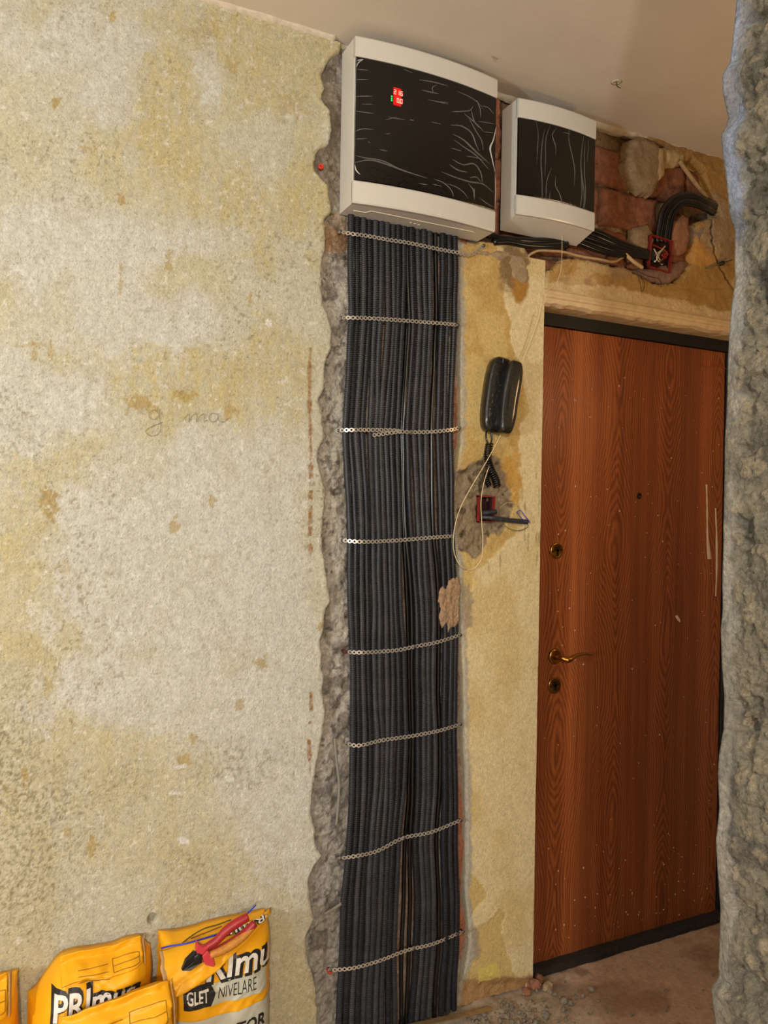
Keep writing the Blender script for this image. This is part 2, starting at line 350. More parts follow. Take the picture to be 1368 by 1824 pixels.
def right_color(px, py):
    och, cream = S_(210, 182, 118), S_(228, 208, 160)
    c = np.ones(px.shape+(3,))*och
    c = mixc(c, S_(190, 150, 84), sstep(0, .4, fbm(px/40, py/60, 0, 5, 5))*.6)
    P1 = [(880, 440), (895, 470), (898, 520), (906, 560), (908, 610), (926, 640), (932, 690), (944, 730), (936, 745), (924, 758), (925, 800), (912, 830), (925, 870), (930, 930), (905, 960), (880, 990), (850, 1010), (838, 1050), (822, 1080),
          (815, 1400), (826, 1530), (838, 1562), (852, 1570), (868, 1600), (848, 1622), (832, 1648), (838, 1660), (872, 1640), (890, 1615), (900, 1622), (892, 1660), (905, 1712), (925, 1740), (975, 1745), (975, 430)]
    m = pol(px, py, P1, 1.2, 8, 18, 4)
    c = mixc(c, cream, m)
    c = mixc(c, S_(212, 184, 120), m*sstep(.0, .5, fbm(px/50+3, py/90, 0, 5, 15))*.6)
    c = mixc(c, S_(150, 128, 84), m*sstep(.35, .5, fbm(px/5, py/40, 0, 3, 16))*sstep(60, 0, np.abs(py-930)-60)*.6)
    c = mixc(c, S_(198, 152, 72), ell(px, py, 912, 850, 14, 50, .3, .9, 12, 31)*.9)
    c = mixc(c, S_(138, 112, 78), ell(px, py, 915, 475, 26, 44, .25, .8, 20, 32))
    c = mixc(c, S_(176, 130, 60), ell(px, py, 926, 505, 12, 28, .25, .8, 20, 33))
    gm = pol(px, py, [(812, 850), (832, 822), (868, 812), (895, 822), (908, 862), (912, 915), (898, 948), (868, 962), (846, 992), (815, 985), (800, 930)], 2.5, 14, 18, 6)
    c = mixc(c, S_(146, 128, 102), gm); c = mixc(c, S_(92, 78, 60), gm*sstep(.15, .45, fbm(px/14, py/14, 0, 4, 41)))
    c = mixc(c, S_(168, 150, 122), pol(px, py, [(815, 1060), (838, 1040), (846, 1060), (838, 1120), (818, 1130)], 3, 10, 14, 7)*.9)
    c = mixc(c, S_(170, 154, 130), ell(px, py, 842, 1682, 12, 30, .3, .6, 14, 43))
    c = mixc(c, S_(176, 136, 90), pol(px, py, [(815, 1750), (850, 1740), (905, 1735), (960, 1738), (960, 1830), (800, 1830)], 4, 14, 22, 8))
    ed = px-np.interp(py, [b for a, b in RE], [a for a, b in RE]); c = mixc(c, S_(176, 168, 150), sstep(11, 4, ed+5*fbm(px/10, py/14, 0, 3, 48))*sstep(-1.2, .2, fbm(px/30, py/120, 0, 2, 49)))
    c = mixc(c, S_(222, 200, 110), pol(px, py, [(851, 1728), (884, 1714), (892, 1738), (855, 1754)], 1.2, 2, 9, 9))
    return c
def above_color(px, py):
    c = np.ones(px.shape+(3,))*S_(186, 146, 86)
    c = mixc(c, S_(206, 178, 126), sstep(-.05, .25, fbm(px/60, py/30, 0, 5, 12))*.7)
    c = mixc(c, S_(150, 118, 84), sstep(.1, .4, fbm(px/28, py/28, 0, 5, 13))*.6)
    c = mixc(c, S_(214, 160, 84), ell(px, py, 1246, 455, 24, 30, .25, .6, 20, 51)*.9)
    c = mixc(c, S_(176, 138, 76), pol(px, py, [(1095, 500), (1300, 470), (1305, 555), (1180, 545), (1100, 530)], 3, 16, 22, 52)*.8)
    c = mixc(c, S_(218, 190, 142), pol(px, py, [(965, 505), (1090, 512), (1300, 560), (1300, 575), (960, 535)], 2, 8, 22, 53)*.9)
    c = mixc(c, S_(172, 152, 128), ell(px, py, 1275, 400, 26, 60, .3, .8, 22, 54)*.7)
    crack = np.interp(py, [340, 380, 420, 455, 480, 520], [1262, 1264, 1265, 1272, 1282, 1308])+2*vnoise(py/9, px*0, 0, 3)
    c = mixc(c, S_(38, 28, 18), sstep(1.8, .8, np.abs(px-crack))*(py > 345)*(py < 520))
    return c
def wall_color(X, Z, Y=0.0):
    px, py = px_of(X, Y+0*X, Z)
    c = left_color(px, py)
    return c

# ------------------------------------------------------------------ wall relief sheets
def sheet(name, xs, zs, sdf, yfun, color, mat, parent, res, yback=0.03, snap=True, grid=None):
    X, Z = np.meshgrid(xs, zs) if grid is None else grid; S = sdf(X, Z) if sdf else np.full(X.shape, 1.0)
    if sdf and snap:
        e = res*0.5; gx = (sdf(X+e, Z)-sdf(X-e, Z))/(2*e); gz = (sdf(X, Z+e)-sdf(X, Z-e))/(2*e)
        g2 = gx*gx+gz*gz+1e-6; xlo, xhi = (xs[0], xs[-1]) if grid is None else (X[:, :1]+res*.5, X.max())
        near = (np.abs(S) < res*0.65) & (X > xlo+1e-6) & (X < xhi-1e-6) & (Z > zs[0]+1e-6) & (Z < zs[-1]-1e-6)
        X = np.where(near, X-np.clip(S*gx/g2, -res*.6, res*.6), X); Z = np.where(near, Z-np.clip(S*gz/g2, -res*.6, res*.6), Z); S = np.where(near, 1e-6, S)
    Y = yfun(X, Z, S); Y = np.where(S < 0, yback, Y)
    if grid is not None: Y[:, 0] = yback
    nz, nx = X.shape; idx = np.arange(nz*nx).reshape(nz, nx)
    q = np.stack([idx[:-1, :-1], idx[:-1, 1:], idx[1:, 1:], idx[1:, :-1]], -1).reshape(-1, 4)
    keep = (S.ravel()[q] >= 0).any(1); q = q[keep]
    used = np.unique(q); mp = -np.ones(nz*nx, int); mp[used] = np.arange(len(used)); q = mp[q]
    Xf, Yf, Zf = X.ravel()[used], Y.ravel()[used], Z.ravel()[used]
    col = color(Xf, Zf)
    o = mesh(name, np.stack([Xf, Yf, Zf], 1), q, mat, parent, True, col)
    return o
ZC = 2.79
wall = empty('wall_back', kind='structure', label='old stripped plaster wall with yellow stains and a cable chase')

# left plaster coat, ragged edge along the chase
LE = [(612, 70), (606, 92), (590, 100), (572, 130), (580, 155), (572, 175), (588, 195), (592, 230), (585, 255), (562, 272), (562, 300), (575, 318), (585, 330), (592, 378), (578, 392), (580, 425), (573, 480),
      (574, 520), (578, 545), (588, 572), (592, 590), (590, 620), (578, 650), (578, 690), (569, 712), (576, 745), (578, 785), (568, 800), (566, 820), (575, 850), (581, 880), (576, 920), (574, 960),
      (577, 990), (584, 1030), (590, 1072), (581, 1085), (577, 1120), (570, 1148), (575, 1165), (573, 1190), (580, 1205), (575, 1230), (580, 1262), (578, 1290), (572, 1325), (562, 1380), (557, 1410),
      (554, 1450), (562, 1480), (562, 1505), (574, 1525), (560, 1545), (552, 1560), (552, 1600), (560, 1640), (548, 1670), (545, 1700), (556, 1730), (563, 1765), (566, 1800), (564, 1860), (566, 1950)]
YL = -0.016
le = np.array([PY(a, b, YL)[[0, 2]] for a, b in LE])
LP = np.vstack([le, [[le[-1, 0], -0.2], [-3, -0.2], [-3, 3.2], [le[0, 0], 3.2]]])
def sdfL(X, Z):
    n = 0.004*fbm(X/.02, Z/.02, 0, 3, 91); return sdf_poly(LP, X, Z)+n
def hole_dip(X, Z, cx, cz, rx, rz, s):
    return sstep(0, .5, 1-np.sqrt(((X-cx)/rx)**2+((Z-cz)/rz)**2)+.35*fbm(X/.012, Z/.012, 0, 3, s))
hl = PY(272, 1637, YL); sk = PY(328, 578, YL)
def yL(X, Z, S):
    y = YL-0.0030*fbm(X/.35, Z/.35, 0, 3, 1)-0.0006*fbm(X/.05, Z/.05, 0, 4, 2)-0.0004*fbm(X/.012, Z/.012, 0, 3, 4)
    y = y+0.005*(1-sstep(0, .006, S))                                 # rounded broken lip
    y = y+0.03*hole_dip(X, Z, hl[0], hl[2], .013, .014, 6)
    y = y+0.003*hole_dip(X, Z, sk[0], sk[2], .03, .03, 7)
    # flaked paint: thin missing skins
    px, py = px_of(X, YL+0*X, Z)
    y = y+0.0006*sstep(.15, .3, fbm(px/16, py/30, 0, 4, 61))+0.0005*sstep(.25, .34, fbm(px/7, py/20, 0, 3, 62))
    return y
rs = 0.0038
xsL = np.r_[np.linspace(-2.6, -0.35, 16), np.arange(-0.3, 0.835, rs)]; zsL = np.arange(0, ZC+.002, rs)
def colL(X, Z):
    px, py = px_of(X, YL+0*X, Z); return left_color(px, py)
sheet('plaster_layer', xsL, zsL, sdfL, yL, colL, PLASTER, wall, rs)

# rough mortar bed of the chase
_BX = PY(867, 907, -.012)
def yBase(X, Z, S):
    d1, d2, _ = voro(X/.022, Z/.022, 0*X, 5)
    rel = sstep(.80, .95, X)
    return 0.004-0.013*fbm(X/.045, Z/.06, 0, 4, 31)-0.006*fbm(X/.014, Z/.014, 0, 3, 32)-0.003*(1-d1)+0.014*rel+.045*((np.abs(X-_BX[0]) < .042)&(np.abs(Z-_BX[2]) < .052))
def colBase(X, Z):
    px, py = px_of(X, 0*X, Z)
    c = np.ones(X.shape+(3,))*S_(172, 165, 153)
    c = mixc(c, S_(118, 111, 102), sstep(0, .3, fbm(X/.05, Z/.05, 0, 4, 33))*.8)
    c = mixc(c, S_(186, 178, 164), sstep(.1, .4, fbm(X/.03+7, Z/.03, 0, 4, 34))*.7)
    c = mixc(c, S_(78, 72, 66), sstep(.32, .45, fbm(X/.016, Z/.016, 0, 3, 38))*.7)
    c = mixc(c, S_(150, 112, 74), ell(px, py, 590, 425, 40, 35, .4, .7, 24, 35)*.8)
    c = mixc(c, S_(120, 106, 88), ell(px, py, 585, 250, 40, 150, .3, .6, 24, 36)*.7)
    c = mixc(c, S_(178, 98, 58), sstep(1.20, 1.225, X)*sstep(-.2, .3, fbm(X/.03, Z/.25, 0, 3, 37)+.15)*.8)
    c = mixc(c, S_(108, 108, 110), sstep(1150, 1500, py)*.35*sstep(.95, .9, X))
    c = mixc(c, S_(160, 118, 92), sstep(.92, .96, X)*sstep(1.18, 1.15, X)*.6)
    return c
sheet('mortar_bed', np.r_[np.arange(0.70, 0.90, .0036), np.linspace(.905, 1.16, 20), np.arange(1.165, 1.36, .006)], np.arange(0, ZC+.002, .0036), None, yBase, colBase, MORTAR, wall, .0036)

# right plaster between chase and door
YR = -0.012
RE = [(815, 445), (821, 460), (819, 520), (822, 580), (821, 650), (823, 720), (822, 790), (814, 845), (806, 880), (806, 930), (812, 985), (819, 1010), (818, 1060), (821, 1130), (826, 1200), (827, 1300), (831, 1400), (832, 1500), (830, 1600), (836, 1650),
      (838, 1690), (828, 1730), (822, 1770), (818, 1800), (816, 1900)]
re_ = np.array([PY(a, b, YR)[[0, 2]] for a, b in RE])
XD = PY(966, 700, YR)[0]        # corner of the door reveal
RP = np.vstack([re_, [[re_[-1, 0], -.2], [XD+.3, -.2], [XD+.3, 2.5], [re_[0, 0], 2.5]]])
bx2 = PY(867, 907, YR)
BXW, BXH = 0.030, 0.041
def edgeR(Z): return np.interp(Z, re_[::-1, 1], re_[::-1, 0])+.003*fbm(Z/.02, 0*Z, 0, 4, 92)
def sdfR(X, Z):
    s = X-edgeR(Z)
    bx = np.maximum(np.abs(X-bx2[0])-BXW, np.abs(Z-bx2[2])-BXH)
    return np.minimum(s, bx)
def gmask(px, py): return pol(px, py, [(812, 850), (832, 822), (868, 812), (895, 822), (908, 862), (912, 915), (898, 948), (868, 962), (846, 992), (815, 985), (800, 930)], 4, 14, 18, 6)
def yR(X, Z, S):
    px, py = px_of(X, YR+0*X, Z)
    y = YR-0.002*fbm(X/.3, Z/.3, 0, 3, 1)-0.0009*fbm(X/.04, Z/.04, 0, 4, 2)-0.0004*fbm(X/.012, Z/.012, 0, 3, 4)
    P1 = [(880, 440), (895, 470), (898, 520), (906, 560), (908, 610), (926, 640), (932, 690), (944, 730), (936, 745), (924, 758), (925, 800), (912, 830), (925, 870), (930, 930), (905, 960), (880, 990), (850, 1010), (838, 1050), (822, 1080),
          (815, 1400), (826, 1530), (838, 1562), (852, 1570), (868, 1600), (848, 1622), (832, 1648), (838, 1660), (872, 1640), (890, 1615), (900, 1622), (892, 1660), (905, 1712), (925, 1740), (975, 1745), (975, 430)]
    y = y-0.0022*pol(px, py, P1, 1.2, 8, 18, 4)
    g = gmask(px, py); y = y+g*(0.006-0.010*fbm(X/.03, Z/.03, 0, 4, 44)-.004*fbm(X/.01, Z/.01, 0, 3, 45))
    low = sstep(1735, 1760, py+8*fbm(px/20, py/20, 0, 3, 46)); y = y+low*(0.012-.006*fbm(X/.03, Z/.03, 0, 4, 47))
    return y+0.004*(1-sstep(0, .005, S))
def colR(X, Z):
    px, py = px_of(X, YR+0*X, Z); return right_color(px, py)
zsR = np.arange(0, 2.30, rs); nR = int(.345/rs); uR = np.r_[0, np.linspace(0, 1, nR)]
ER = edgeR(zsR)[:, None]; GX = ER+(XD-ER)*uR[None, :]+1e-7; GZ = zsR[:, None]+0*GX
sheet('plaster_layer', uR, zsR, sdfR, yR, colR, PLASTER, wall, rs, grid=(GX, GZ))
mb = B().box((XD-.02, YR+.004, 0.0), (XD, .16, 2.17)); mb.obj('door_reveal', M('reveal_plaster', (222, 200, 146), rough=.85, bump=.3), wall)

# band over the door: plaster with a torn opening down to the bricks
HOLE = [(800, 432), (925, 432), (942, 455), (948, 480), (965, 492), (985, 478), (1000, 462), (1030, 458), (1065, 468), (1100, 474), (1125, 482), (1145, 498), (1170, 506), (1198, 506), (1216, 492), (1232, 470), (1236, 440), (1243, 392),
        (1262, 392), (1284, 385), (1280, 362), (1262, 335), (1250, 300), (1232, 282), (1220, 290), (1207, 292), (1195, 275), (1186, 258), (1120, 232), (1060, 205), (900, 160), (780, 130)]
HP = poly_xz(HOLE, -.005)
def sdfA(X, Z):
    n = 0.008*fbm(X/.035, Z/.035, 0, 4, 95)+0.003*fbm(X/.01, Z/.01, 0, 2, 96)
    s = -sdf_poly(HP, X, Z)+n
    return np.minimum(s, X-re_[0, 0]-.004)
def yA(X, Z, S):
    px, py = px_of(X, 0*X, Z)
    y = -.006-0.008*fbm(X/.10, Z/.12, 0, 4, 97)-.002*fbm(X/.025, Z/.025, 0, 4, 98)-.0008*fbm(X/.01, Z/.01, 0, 2, 99)
    crack = np.interp(py, [340, 380, 420, 455, 480, 520], [1262, 1264, 1265, 1272, 1282, 1308])+2*vnoise(py/9, px*0, 0, 3)
    y = y+.012*sstep(2.6, .5, np.abs(px-crack))*(py > 345)*(py < 520)
    y = y-.005*sstep(0, .35, fbm(px/45, py/25, 0, 4, 55))
    bl_ = sstep(XD+.05, XD-.01, X); y = y*(1-bl_)+(YR-.0022)*bl_
    return y+0.007*(1-sstep(0, .008, S))
def colA(X, Z):
    px, py = px_of(X, 0*X, Z); a = above_color(px, py); r = right_color(px, py); m = sstep(955, 985, px+10*fbm(px/20, py/20, 0, 3, 3)); return mixc(r, a, m)
sheet('plaster_layer', np.arange(1.15, 2.62, rs), np.r_[np.arange(2.16, ZC+.002, rs)], lambda X, Z: np.where(X < XD, np.minimum(sdfA(X, Z), Z-2.285), sdfA(X, Z)), yA, colA, PLASTER, wall, rs, yback=.055)

# mortar behind the bricks
def yM(X, Z, S): return .040-.012*fbm(X/.05, Z/.05, 0, 4, 65)-.004*fbm(X/.012, Z/.012, 0, 3, 66)+.05*hole_dip(X, Z, CAV[0], CAV[2], .10, .10, 9)
CAV = PY(1172, 372, .03)
def colM(X, Z):
    c = np.ones(X.shape+(3,))*S_(138, 112, 84)
    c = mixc(c, S_(96, 74, 56), sstep(0, .4, fbm(X/.04, Z/.04, 0, 4, 67)))
    return mixc(c, S_(172, 146, 112), sstep(.15, .4, fbm(X/.06+5, Z/.06, 0, 4, 68)))
sheet('mortar_bed', np.arange(1.15, 2.62, .006), np.arange(2.16, ZC+.002, .006), None, yM, colM, MORTAR, wall, .006)

# bricks
def rough_block(name, x0, x1, z0, z1, yf, yb, mat, parent, seed, res=.009, amp=.009):
    nx = max(3, int((x1-x0)/res)); nz = max(3, int((z1-z0)/res))
    X, Z = np.meshgrid(np.linspace(x0, x1, nx+1), np.linspace(z0, z1, nz+1))
    ed = np.minimum(np.minimum(X-x0, x1-X), np.minimum(Z-z0, z1-Z))
    Y = yf-amp*fbm(X/.04, Z/.04, seed, 4, seed)+.006*(1-sstep(0, .012, ed))
    X = X+.004*fbm(X/.03, Z/.03, seed, 3, seed+3)*(1-sstep(0, .02, ed)); Z = Z+.004*fbm(X/.03, Z/.03, seed, 3, seed+5)*(1-sstep(0, .02, ed))
    v = np.stack([X, Y, Z], -1).reshape(-1, 3).tolist(); n0 = len(v); w = nx+1; f = []
    for j in range(nz):
        for i in range(nx): f.append((j*w+i, j*w+i+1, (j+1)*w+i+1, (j+1)*w+i))
    ring = [i for i in range(w)]+[j*w+nx for j in range(1, nz+1)]+[nz*w+i for i in range(nx-1, -1, -1)]+[j*w for j in range(nz-1, 0, -1)]
    for k in ring: v.append([v[k][0], yb, v[k][2]])
    m = len(ring)
    for k in range(m): f.append((ring[k], n0+k, n0+(k+1) % m, ring[(k+1) % m]))
    return mesh(name, v, f, mat, parent, True)
zj = 2.475; vx = PY(1076, 372, .01)[0]; k = 0
for r_, z0 in enumerate((zj-.137*2, zj-.137, zj, zj+.137)):
    off = (r_ % 2)*.13
    x = vx-.262*3+off+ (0 if r_ % 2 == 0 else 0)
    while x < 2.35:
        xa, xb = max(x, 1.17), x+.248
        zb = min(z0+.122, ZC)
        k += 1
        cx, cz = (xa+xb)/2, (z0+zb)/2
        sd = sdf_poly(HP, np.array([cx, xa, xb]), np.array([cz, cz, cz]))
        if xb > 1.2 and sd.max() > -.10 and not (abs(cx-CAV[0]-.02) < .14 and abs(cz-CAV[2]) < .075):
            rough_block('brick', xa, xb, z0, zb, (.020+.006*math.sin(k*2.3)), .055, BRICKM, wall, k)
        x += .262
# chunks of render and stone left in the torn opening
def lump(name, poly, yf, yb, mat, parent, seed, amp=.006, res=.006, rnd=.018):
    P = poly_xz(poly, yf); x0, z0 = P.min(0)-.01; x1, z1 = P.max(0)+.01
    sd = lambda X, Z: sdf_poly(P, X, Z)+.004*fbm(X/.02, Z/.02, 0, 3, seed)
    return sheet(name, np.arange(x0, x1, res), np.arange(z0, z1, res), sd,
                 lambda X, Z, S: yf-amp*fbm(X/.03, Z/.03, 0, 4, seed+1)+.6*rnd*(1-sstep(0, rnd, S)), lambda X, Z: np.ones(X.shape+(3,))*.3, mat, parent, res, yback=yb)
lump('render_chunk', [(1122, 262), (1130, 248), (1142, 240), (1168, 250), (1180, 262), (1178, 318), (1166, 342), (1148, 338), (1128, 312), (1121, 290)], -.016, .03, TANCH, wall, 11)
lump('render_chunk', [(1132, 405), (1160, 398), (1168, 420), (1166, 448), (1150, 455), (1130, 440)], .0, .03, TANCH, wall, 12)
lump('render_chunk', [(1204, 392), (1222, 380), (1231, 386), (1232, 420), (1226, 448), (1212, 452), (1200, 440)], -.012, .035, M('pink_stone', (158, 112, 82), rough=.95, var=.25, vscale=80, bump=.7), wall, 13)
lump('render_chunk', [(1236, 400), (1262, 396), (1262, 440), (1240, 446)], -.006, .03, M('grey_stone', (150, 132, 116), rough=.95, var=.25, vscale=80, bump=.7), wall, 14)
lump('render_chunk', [(1185, 262), (1228, 270), (1222, 288), (1208, 292), (1190, 290)], -.016, .02, M('pale_render', (196, 172, 130), rough=.9, var=.1, vscale=60, bump=.5), wall, 15)
lump('render_chunk', [(1128, 480), (1160, 478), (1198, 470), (1222, 462), (1232, 468), (1215, 490), (1195, 505), (1165, 500)], -.004, .03, M('mauve_mortar', (142, 110, 92), rough=.95, var=.25, vscale=80, bump=.8), wall, 16)
lump('render_chunk', [(1198, 420), (1210, 430), (1212, 470), (1200, 478)], .005, .04, BRICKM, wall, 17)
lump('render_chunk', [(838, 452), (860, 440), (905, 440), (935, 452), (948, 478), (950, 505), (930, 512), (910, 500), (900, 470), (870, 462)], -.016, .02, TANCH, wall, 18)
lump('wood_batten', [(1176, 262), (1184, 264), (1184, 310), (1177, 318)], -.022, .02, OLDCAB, wall, 19, amp=.001, rnd=.004)

# ------------------------------------------------------------------ rest of the shell
mat_room = M('room_plaster', (196, 184, 158), rough=.9, var=.08, vscale=4, bump=.3, bscale=60)
B().box((-2.75, -4.35, -.0), (-2.6, .2, ZC)).obj('wall_left', mat_room)['kind'] = 'structure'
B().box((-2.75, -4.35, 0), (3.35, -4.2, ZC)).obj('wall_front', mat_room)['kind'] = 'structure'
B().box((3.2, -4.2, 0), (3.35, .2, ZC)).obj('wall_end', mat_room)['kind'] = 'structure'
bk = B().box((-2.6, .06, 0), (XD, .2, ZC)).box((XD, .06, 2.17), (3.2, .2, ZC)).box((2.53, .0, 0), (3.2, .2, 2.17)).box((XD, .17, 0), (2.53, .2, 2.17)).box((2.6, 0, 2.17), (3.2, .06, ZC))
bk.obj('masonry_core', mat_room, wall)
# ceiling
cx = np.linspace(-2.75, 3.35, 120); cy = np.linspace(-4.35, .2, 90)
X, Yy = np.meshgrid(cx, cy); Zz = ZC+.0035*fbm(X/.5, Yy/.5, 0, 3, 7)+.003
v = np.stack([X, Yy, Zz], -1).reshape(-1, 3); idx = np.arange(len(v)).reshape(X.shape)
q = np.stack([idx[:-1, :-1], idx[1:, :-1], idx[1:, 1:], idx[:-1, 1:]], -1).reshape(-1, 4)
ceil = mesh('ceiling', v, q, CEILM, None, True); tag(ceil, kind='structure')
# ragged cove of filler along the wall head
rng = random.Random(3)
xs = np.arange(-2.6, 3.2, .006); cb = B()
prof = []
for x in xs:
    a = .003+.006*float(fbm(x/.05, 0, 0, 4, 5)); prof.append(max(.002, a))
n = len(xs); vv = []
for x, a in zip(xs, prof): y0_ = YL-.010 if x < .79 else (.002 if x < 1.66 else -.004); vv += [(x, y0_+.02, ZC-.003-a*.9), (x, y0_-a*.6, ZC-.001-a*.25), (x, y0_-.002-a*1.2, ZC+.008)]
ff = []
for i in range(n-1):
    for k in range(2): ff.append((i*3+k, i*3+k+1, i*3+3+k+1, i*3+3+k))
mesh('ceiling_filler', vv, ff, M('filler', (212, 198, 176), rough=.9, var=.12, vscale=60, bump=.4), ceil, True)
# spot where a hook came out of the ceiling
hk = PZ(1098, 148, ZC-.002)
hb = B(); hb.lathe([(.016, 0), (.011, -.0012), (.006, -.0014), (.005, .002)], hk+np.array([0, 0, .0025]), (0, 0, 1), 14)
ho = hb.obj('hook_scar', M('scar_plaster', (206, 190, 166), rough=.9), ceil, True)
wire('hook_wire', [hk+np.array([0, 0, .002]), hk+np.array([.004, .002, -.006]), hk+np.array([.02, .004, -.008])], .0012, DARK, ceil, 12)
sc2 = PZ(880, 104, ZC); B().add([sc2+np.array(p) for p in ((-.012, 0, .004), (.012, .006, .003), (.010, -.004, -.003), (-.006, -.008, -.002))], [(0, 1, 2, 3)]).obj('paint_flake', MATS['scar_plaster'], ceil)
# floor
fx = np.r_[np.linspace(-2.75, .5, 30), np.arange(.52, 2.7, .012), np.linspace(2.72, 3.35, 8)]; fy = np.r_[np.linspace(-4.35, -1.6, 20), np.arange(-1.58, .2, .012)]
X, Yy = np.meshgrid(fx, fy); pr = sstep(-.35, -.05, Yy)*sstep(1.75, 1.45, X)
Zz = -.002-.004+.004*fbm(X/.25, Yy/.25, 0, 4, 17)+.0015*fbm(X/.03, Yy/.03, 0, 3, 18)+pr*.008*sstep(-.2, .5, fbm(X/.05, Yy/.05, 0, 4, 19))
c = np.ones(X.shape+(3,))*S_(184, 152, 126)
c = mixc(c, S_(156, 122, 98), sstep(-.05, .3, fbm(X/.22, Yy/.15, 0, 5, 27)))
c = mixc(c, S_(172, 152, 130), sstep(.1, .4, fbm(X/.3+8, Yy/.2, 0, 5, 28))*.6)
c = mixc(c, S_(116, 92, 74), sstep(.25, .45, fbm(X/.12+3, Yy/.12, 0, 5, 29))*.7)
c = mixc(c, S_(168, 152, 130), pr*.8)
v = np.stack([X, Yy, Zz], -1).reshape(-1, 3); idx = np.arange(len(v)).reshape(X.shape)
q = np.stack([idx[:-1, :-1], idx[:-1, 1:], idx[1:, 1:], idx[1:, :-1]], -1).reshape(-1, 4)
fl = mesh('floor', v, q, FLOORM, None, True, c.reshape(-1, 3)); tag(fl, kind='structure')

# ------------------------------------------------------------------ broken concrete jamb of the cut opening
def concrete_wall():
    OUT = [(1312, -120), (1312, 0), (1306, 60), (1300, 110), (1286, 135), (1287, 165), (1297, 210), (1293, 225), (1284, 240), (1288, 280), (1295, 330), (1299, 380), (1309, 410), (1308, 470), (1310, 500), (1304, 540), (1300, 580),
           (1297, 640), (1296, 700), (1292, 780), (1291, 830), (1290, 900), (1288, 980), (1286, 1040), (1287, 1090), (1284, 1120), (1286, 1180), (1290, 1240), (1288, 1300), (1280, 1345), (1278, 1380), (1281, 1440), (1275, 1500),
           (1278, 1550), (1284, 1620), (1281, 1700), (1280, 1740), (1267, 1760), (1270, 1790), (1275, 1830), (1276, 1950)]
    yc = -1.22
    e = np.array([PY(a, b, yc)[[0, 2]] for a, b in OUT])[::-1]
    zs = np.r_[np.arange(0, ZC, .0030), ZC]
    ex = np.interp(zs, e[:, 1], e[:, 0])
    # profile around the jamb: distance s; far face (hall side), far corner, end face, near corner, near face
    TK = .16; s_far = np.r_[np.geomspace(1.6, .05, 10)]; s_far = np.r_[s_far, np.linspace(.045, .004, 10)]
    prof = [(s, 0.0, 0) for s in s_far]
    for t in np.r_[np.arange(0, .11, .0030), np.linspace(.112, TK, 10)]: prof.append((0.0, -t, 1))
    for s in np.r_[np.linspace(.004, .12, 14), np.geomspace(.15, 2.29, 8)]: prof.append((s, -TK, 2))
    pr = np.array(prof); nz, npf = len(zs), len(pr)
    Xg = ex[:, None]+pr[None, :, 0]; Yg = yc+pr[None, :, 1]+0*Xg; Zg = zs[:, None]+0*Xg
    kind = pr[None, :, 2]+0*Xg
    # normals of the three faces, blended at the corners
    nxn = np.where(kind == 1, -1.0, 0.0); nyn = np.where(kind == 0, 1.0, np.where(kind == 2, -1.0, 0.0))
    c0 = kind == 0; nxn = np.where(c0, -.7*np.exp(-Xg*0-(pr[None, :, 0])/.02), nxn); t_ = -pr[None, :, 1]
    d1, d2, iv = voro((Xg+.006*fbm(Xg/.02, Yg/.02, Zg/.02, 3, 1))/.019, Yg/.019, (Zg+.006*fbm(Xg/.02, Yg/.02, Zg/.02, 3, 2))/.019, 3); e1, e2, iw = voro(Xg/.0075+5, Yg/.0075, Zg/.0075, 8)
    big = fbm(Xg/.10, Yg/.10, Zg/.10, 4, 23)
    stone = sstep(.0, .16, d2-d1)*(iv > .45)
    small = sstep(.0, .3, e2-e1)*(iw > .3)
    edgeband = (kind == 1)*sstep(.034, .012, t_+.012*fbm(Zg/.05, Zg*0+2, 0, 3, 71))         # smoother split face near the far corner
    dsp = .012*big+(.0035*stone*(.2+iv)+.0022*small*(.4+iw)+.007*fbm(Xg/.014, Yg/.014, Zg/.014, 4, 29, .7)-.010*sstep(.2, .4, fbm(Xg/.03, Yg/.03, Zg/.03, 3, 24)))*(1-.75*edgeband)
    dsp = dsp-.018*sstep(.36, .50, fbm(Xg/.035+9, Yg/.035, Zg/.045, 3, 25))*(kind == 1)*(1-edgeband)*sstep(.015, .04, t_)
    dsp = dsp*np.where(kind == 1, sstep(-.001, .016, t_)*.9+.1, np.where(kind == 0, .25, .6))
    ramp = .35*np.minimum(t_, .035)*(kind == 1)*0
    Xg2 = Xg+nxn*dsp-ramp; Yg2 = Yg+nyn*dsp*np.where(kind == 0, .4, 1)
    c = np.ones(Xg.shape+(3,))*S_(136, 128, 110)
    c = mixc(c, S_(108, 102, 90), sstep(0, .4, fbm(Xg/.04, Yg/.04, Zg/.04, 4, 26)))
    c = mixc(c, S_(164, 150, 124), stone*(iv > .7)*.7)
    c = mixc(c, S_(104, 106, 108), stone*(iv < .45)*.6)
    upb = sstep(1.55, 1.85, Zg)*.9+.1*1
    c = mixc(c, S_(160, 172, 196), edgeband*upb*(.35+.55*sstep(-.1, .3, fbm(Zg/.2, Yg/.05, 0, 3, 73))))  # cool light catching the split edge, painted in as blue, strongest higher up
    c = mixc(c, S_(176, 170, 156), edgeband*sstep(.0, .3, fbm(Zg/.13+4, Yg/.05, 0, 3, 74))*.6)
    c = c*.72
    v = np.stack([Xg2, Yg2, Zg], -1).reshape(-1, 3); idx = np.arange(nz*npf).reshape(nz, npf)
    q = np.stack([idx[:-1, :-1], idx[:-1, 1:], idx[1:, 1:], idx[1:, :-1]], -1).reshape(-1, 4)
    o = mesh('wall_right', v, q, CONCRETE, None, True, c.reshape(-1, 3)); tag(o, 'broken concrete partition end with exposed aggregate beside the door', kind='structure')
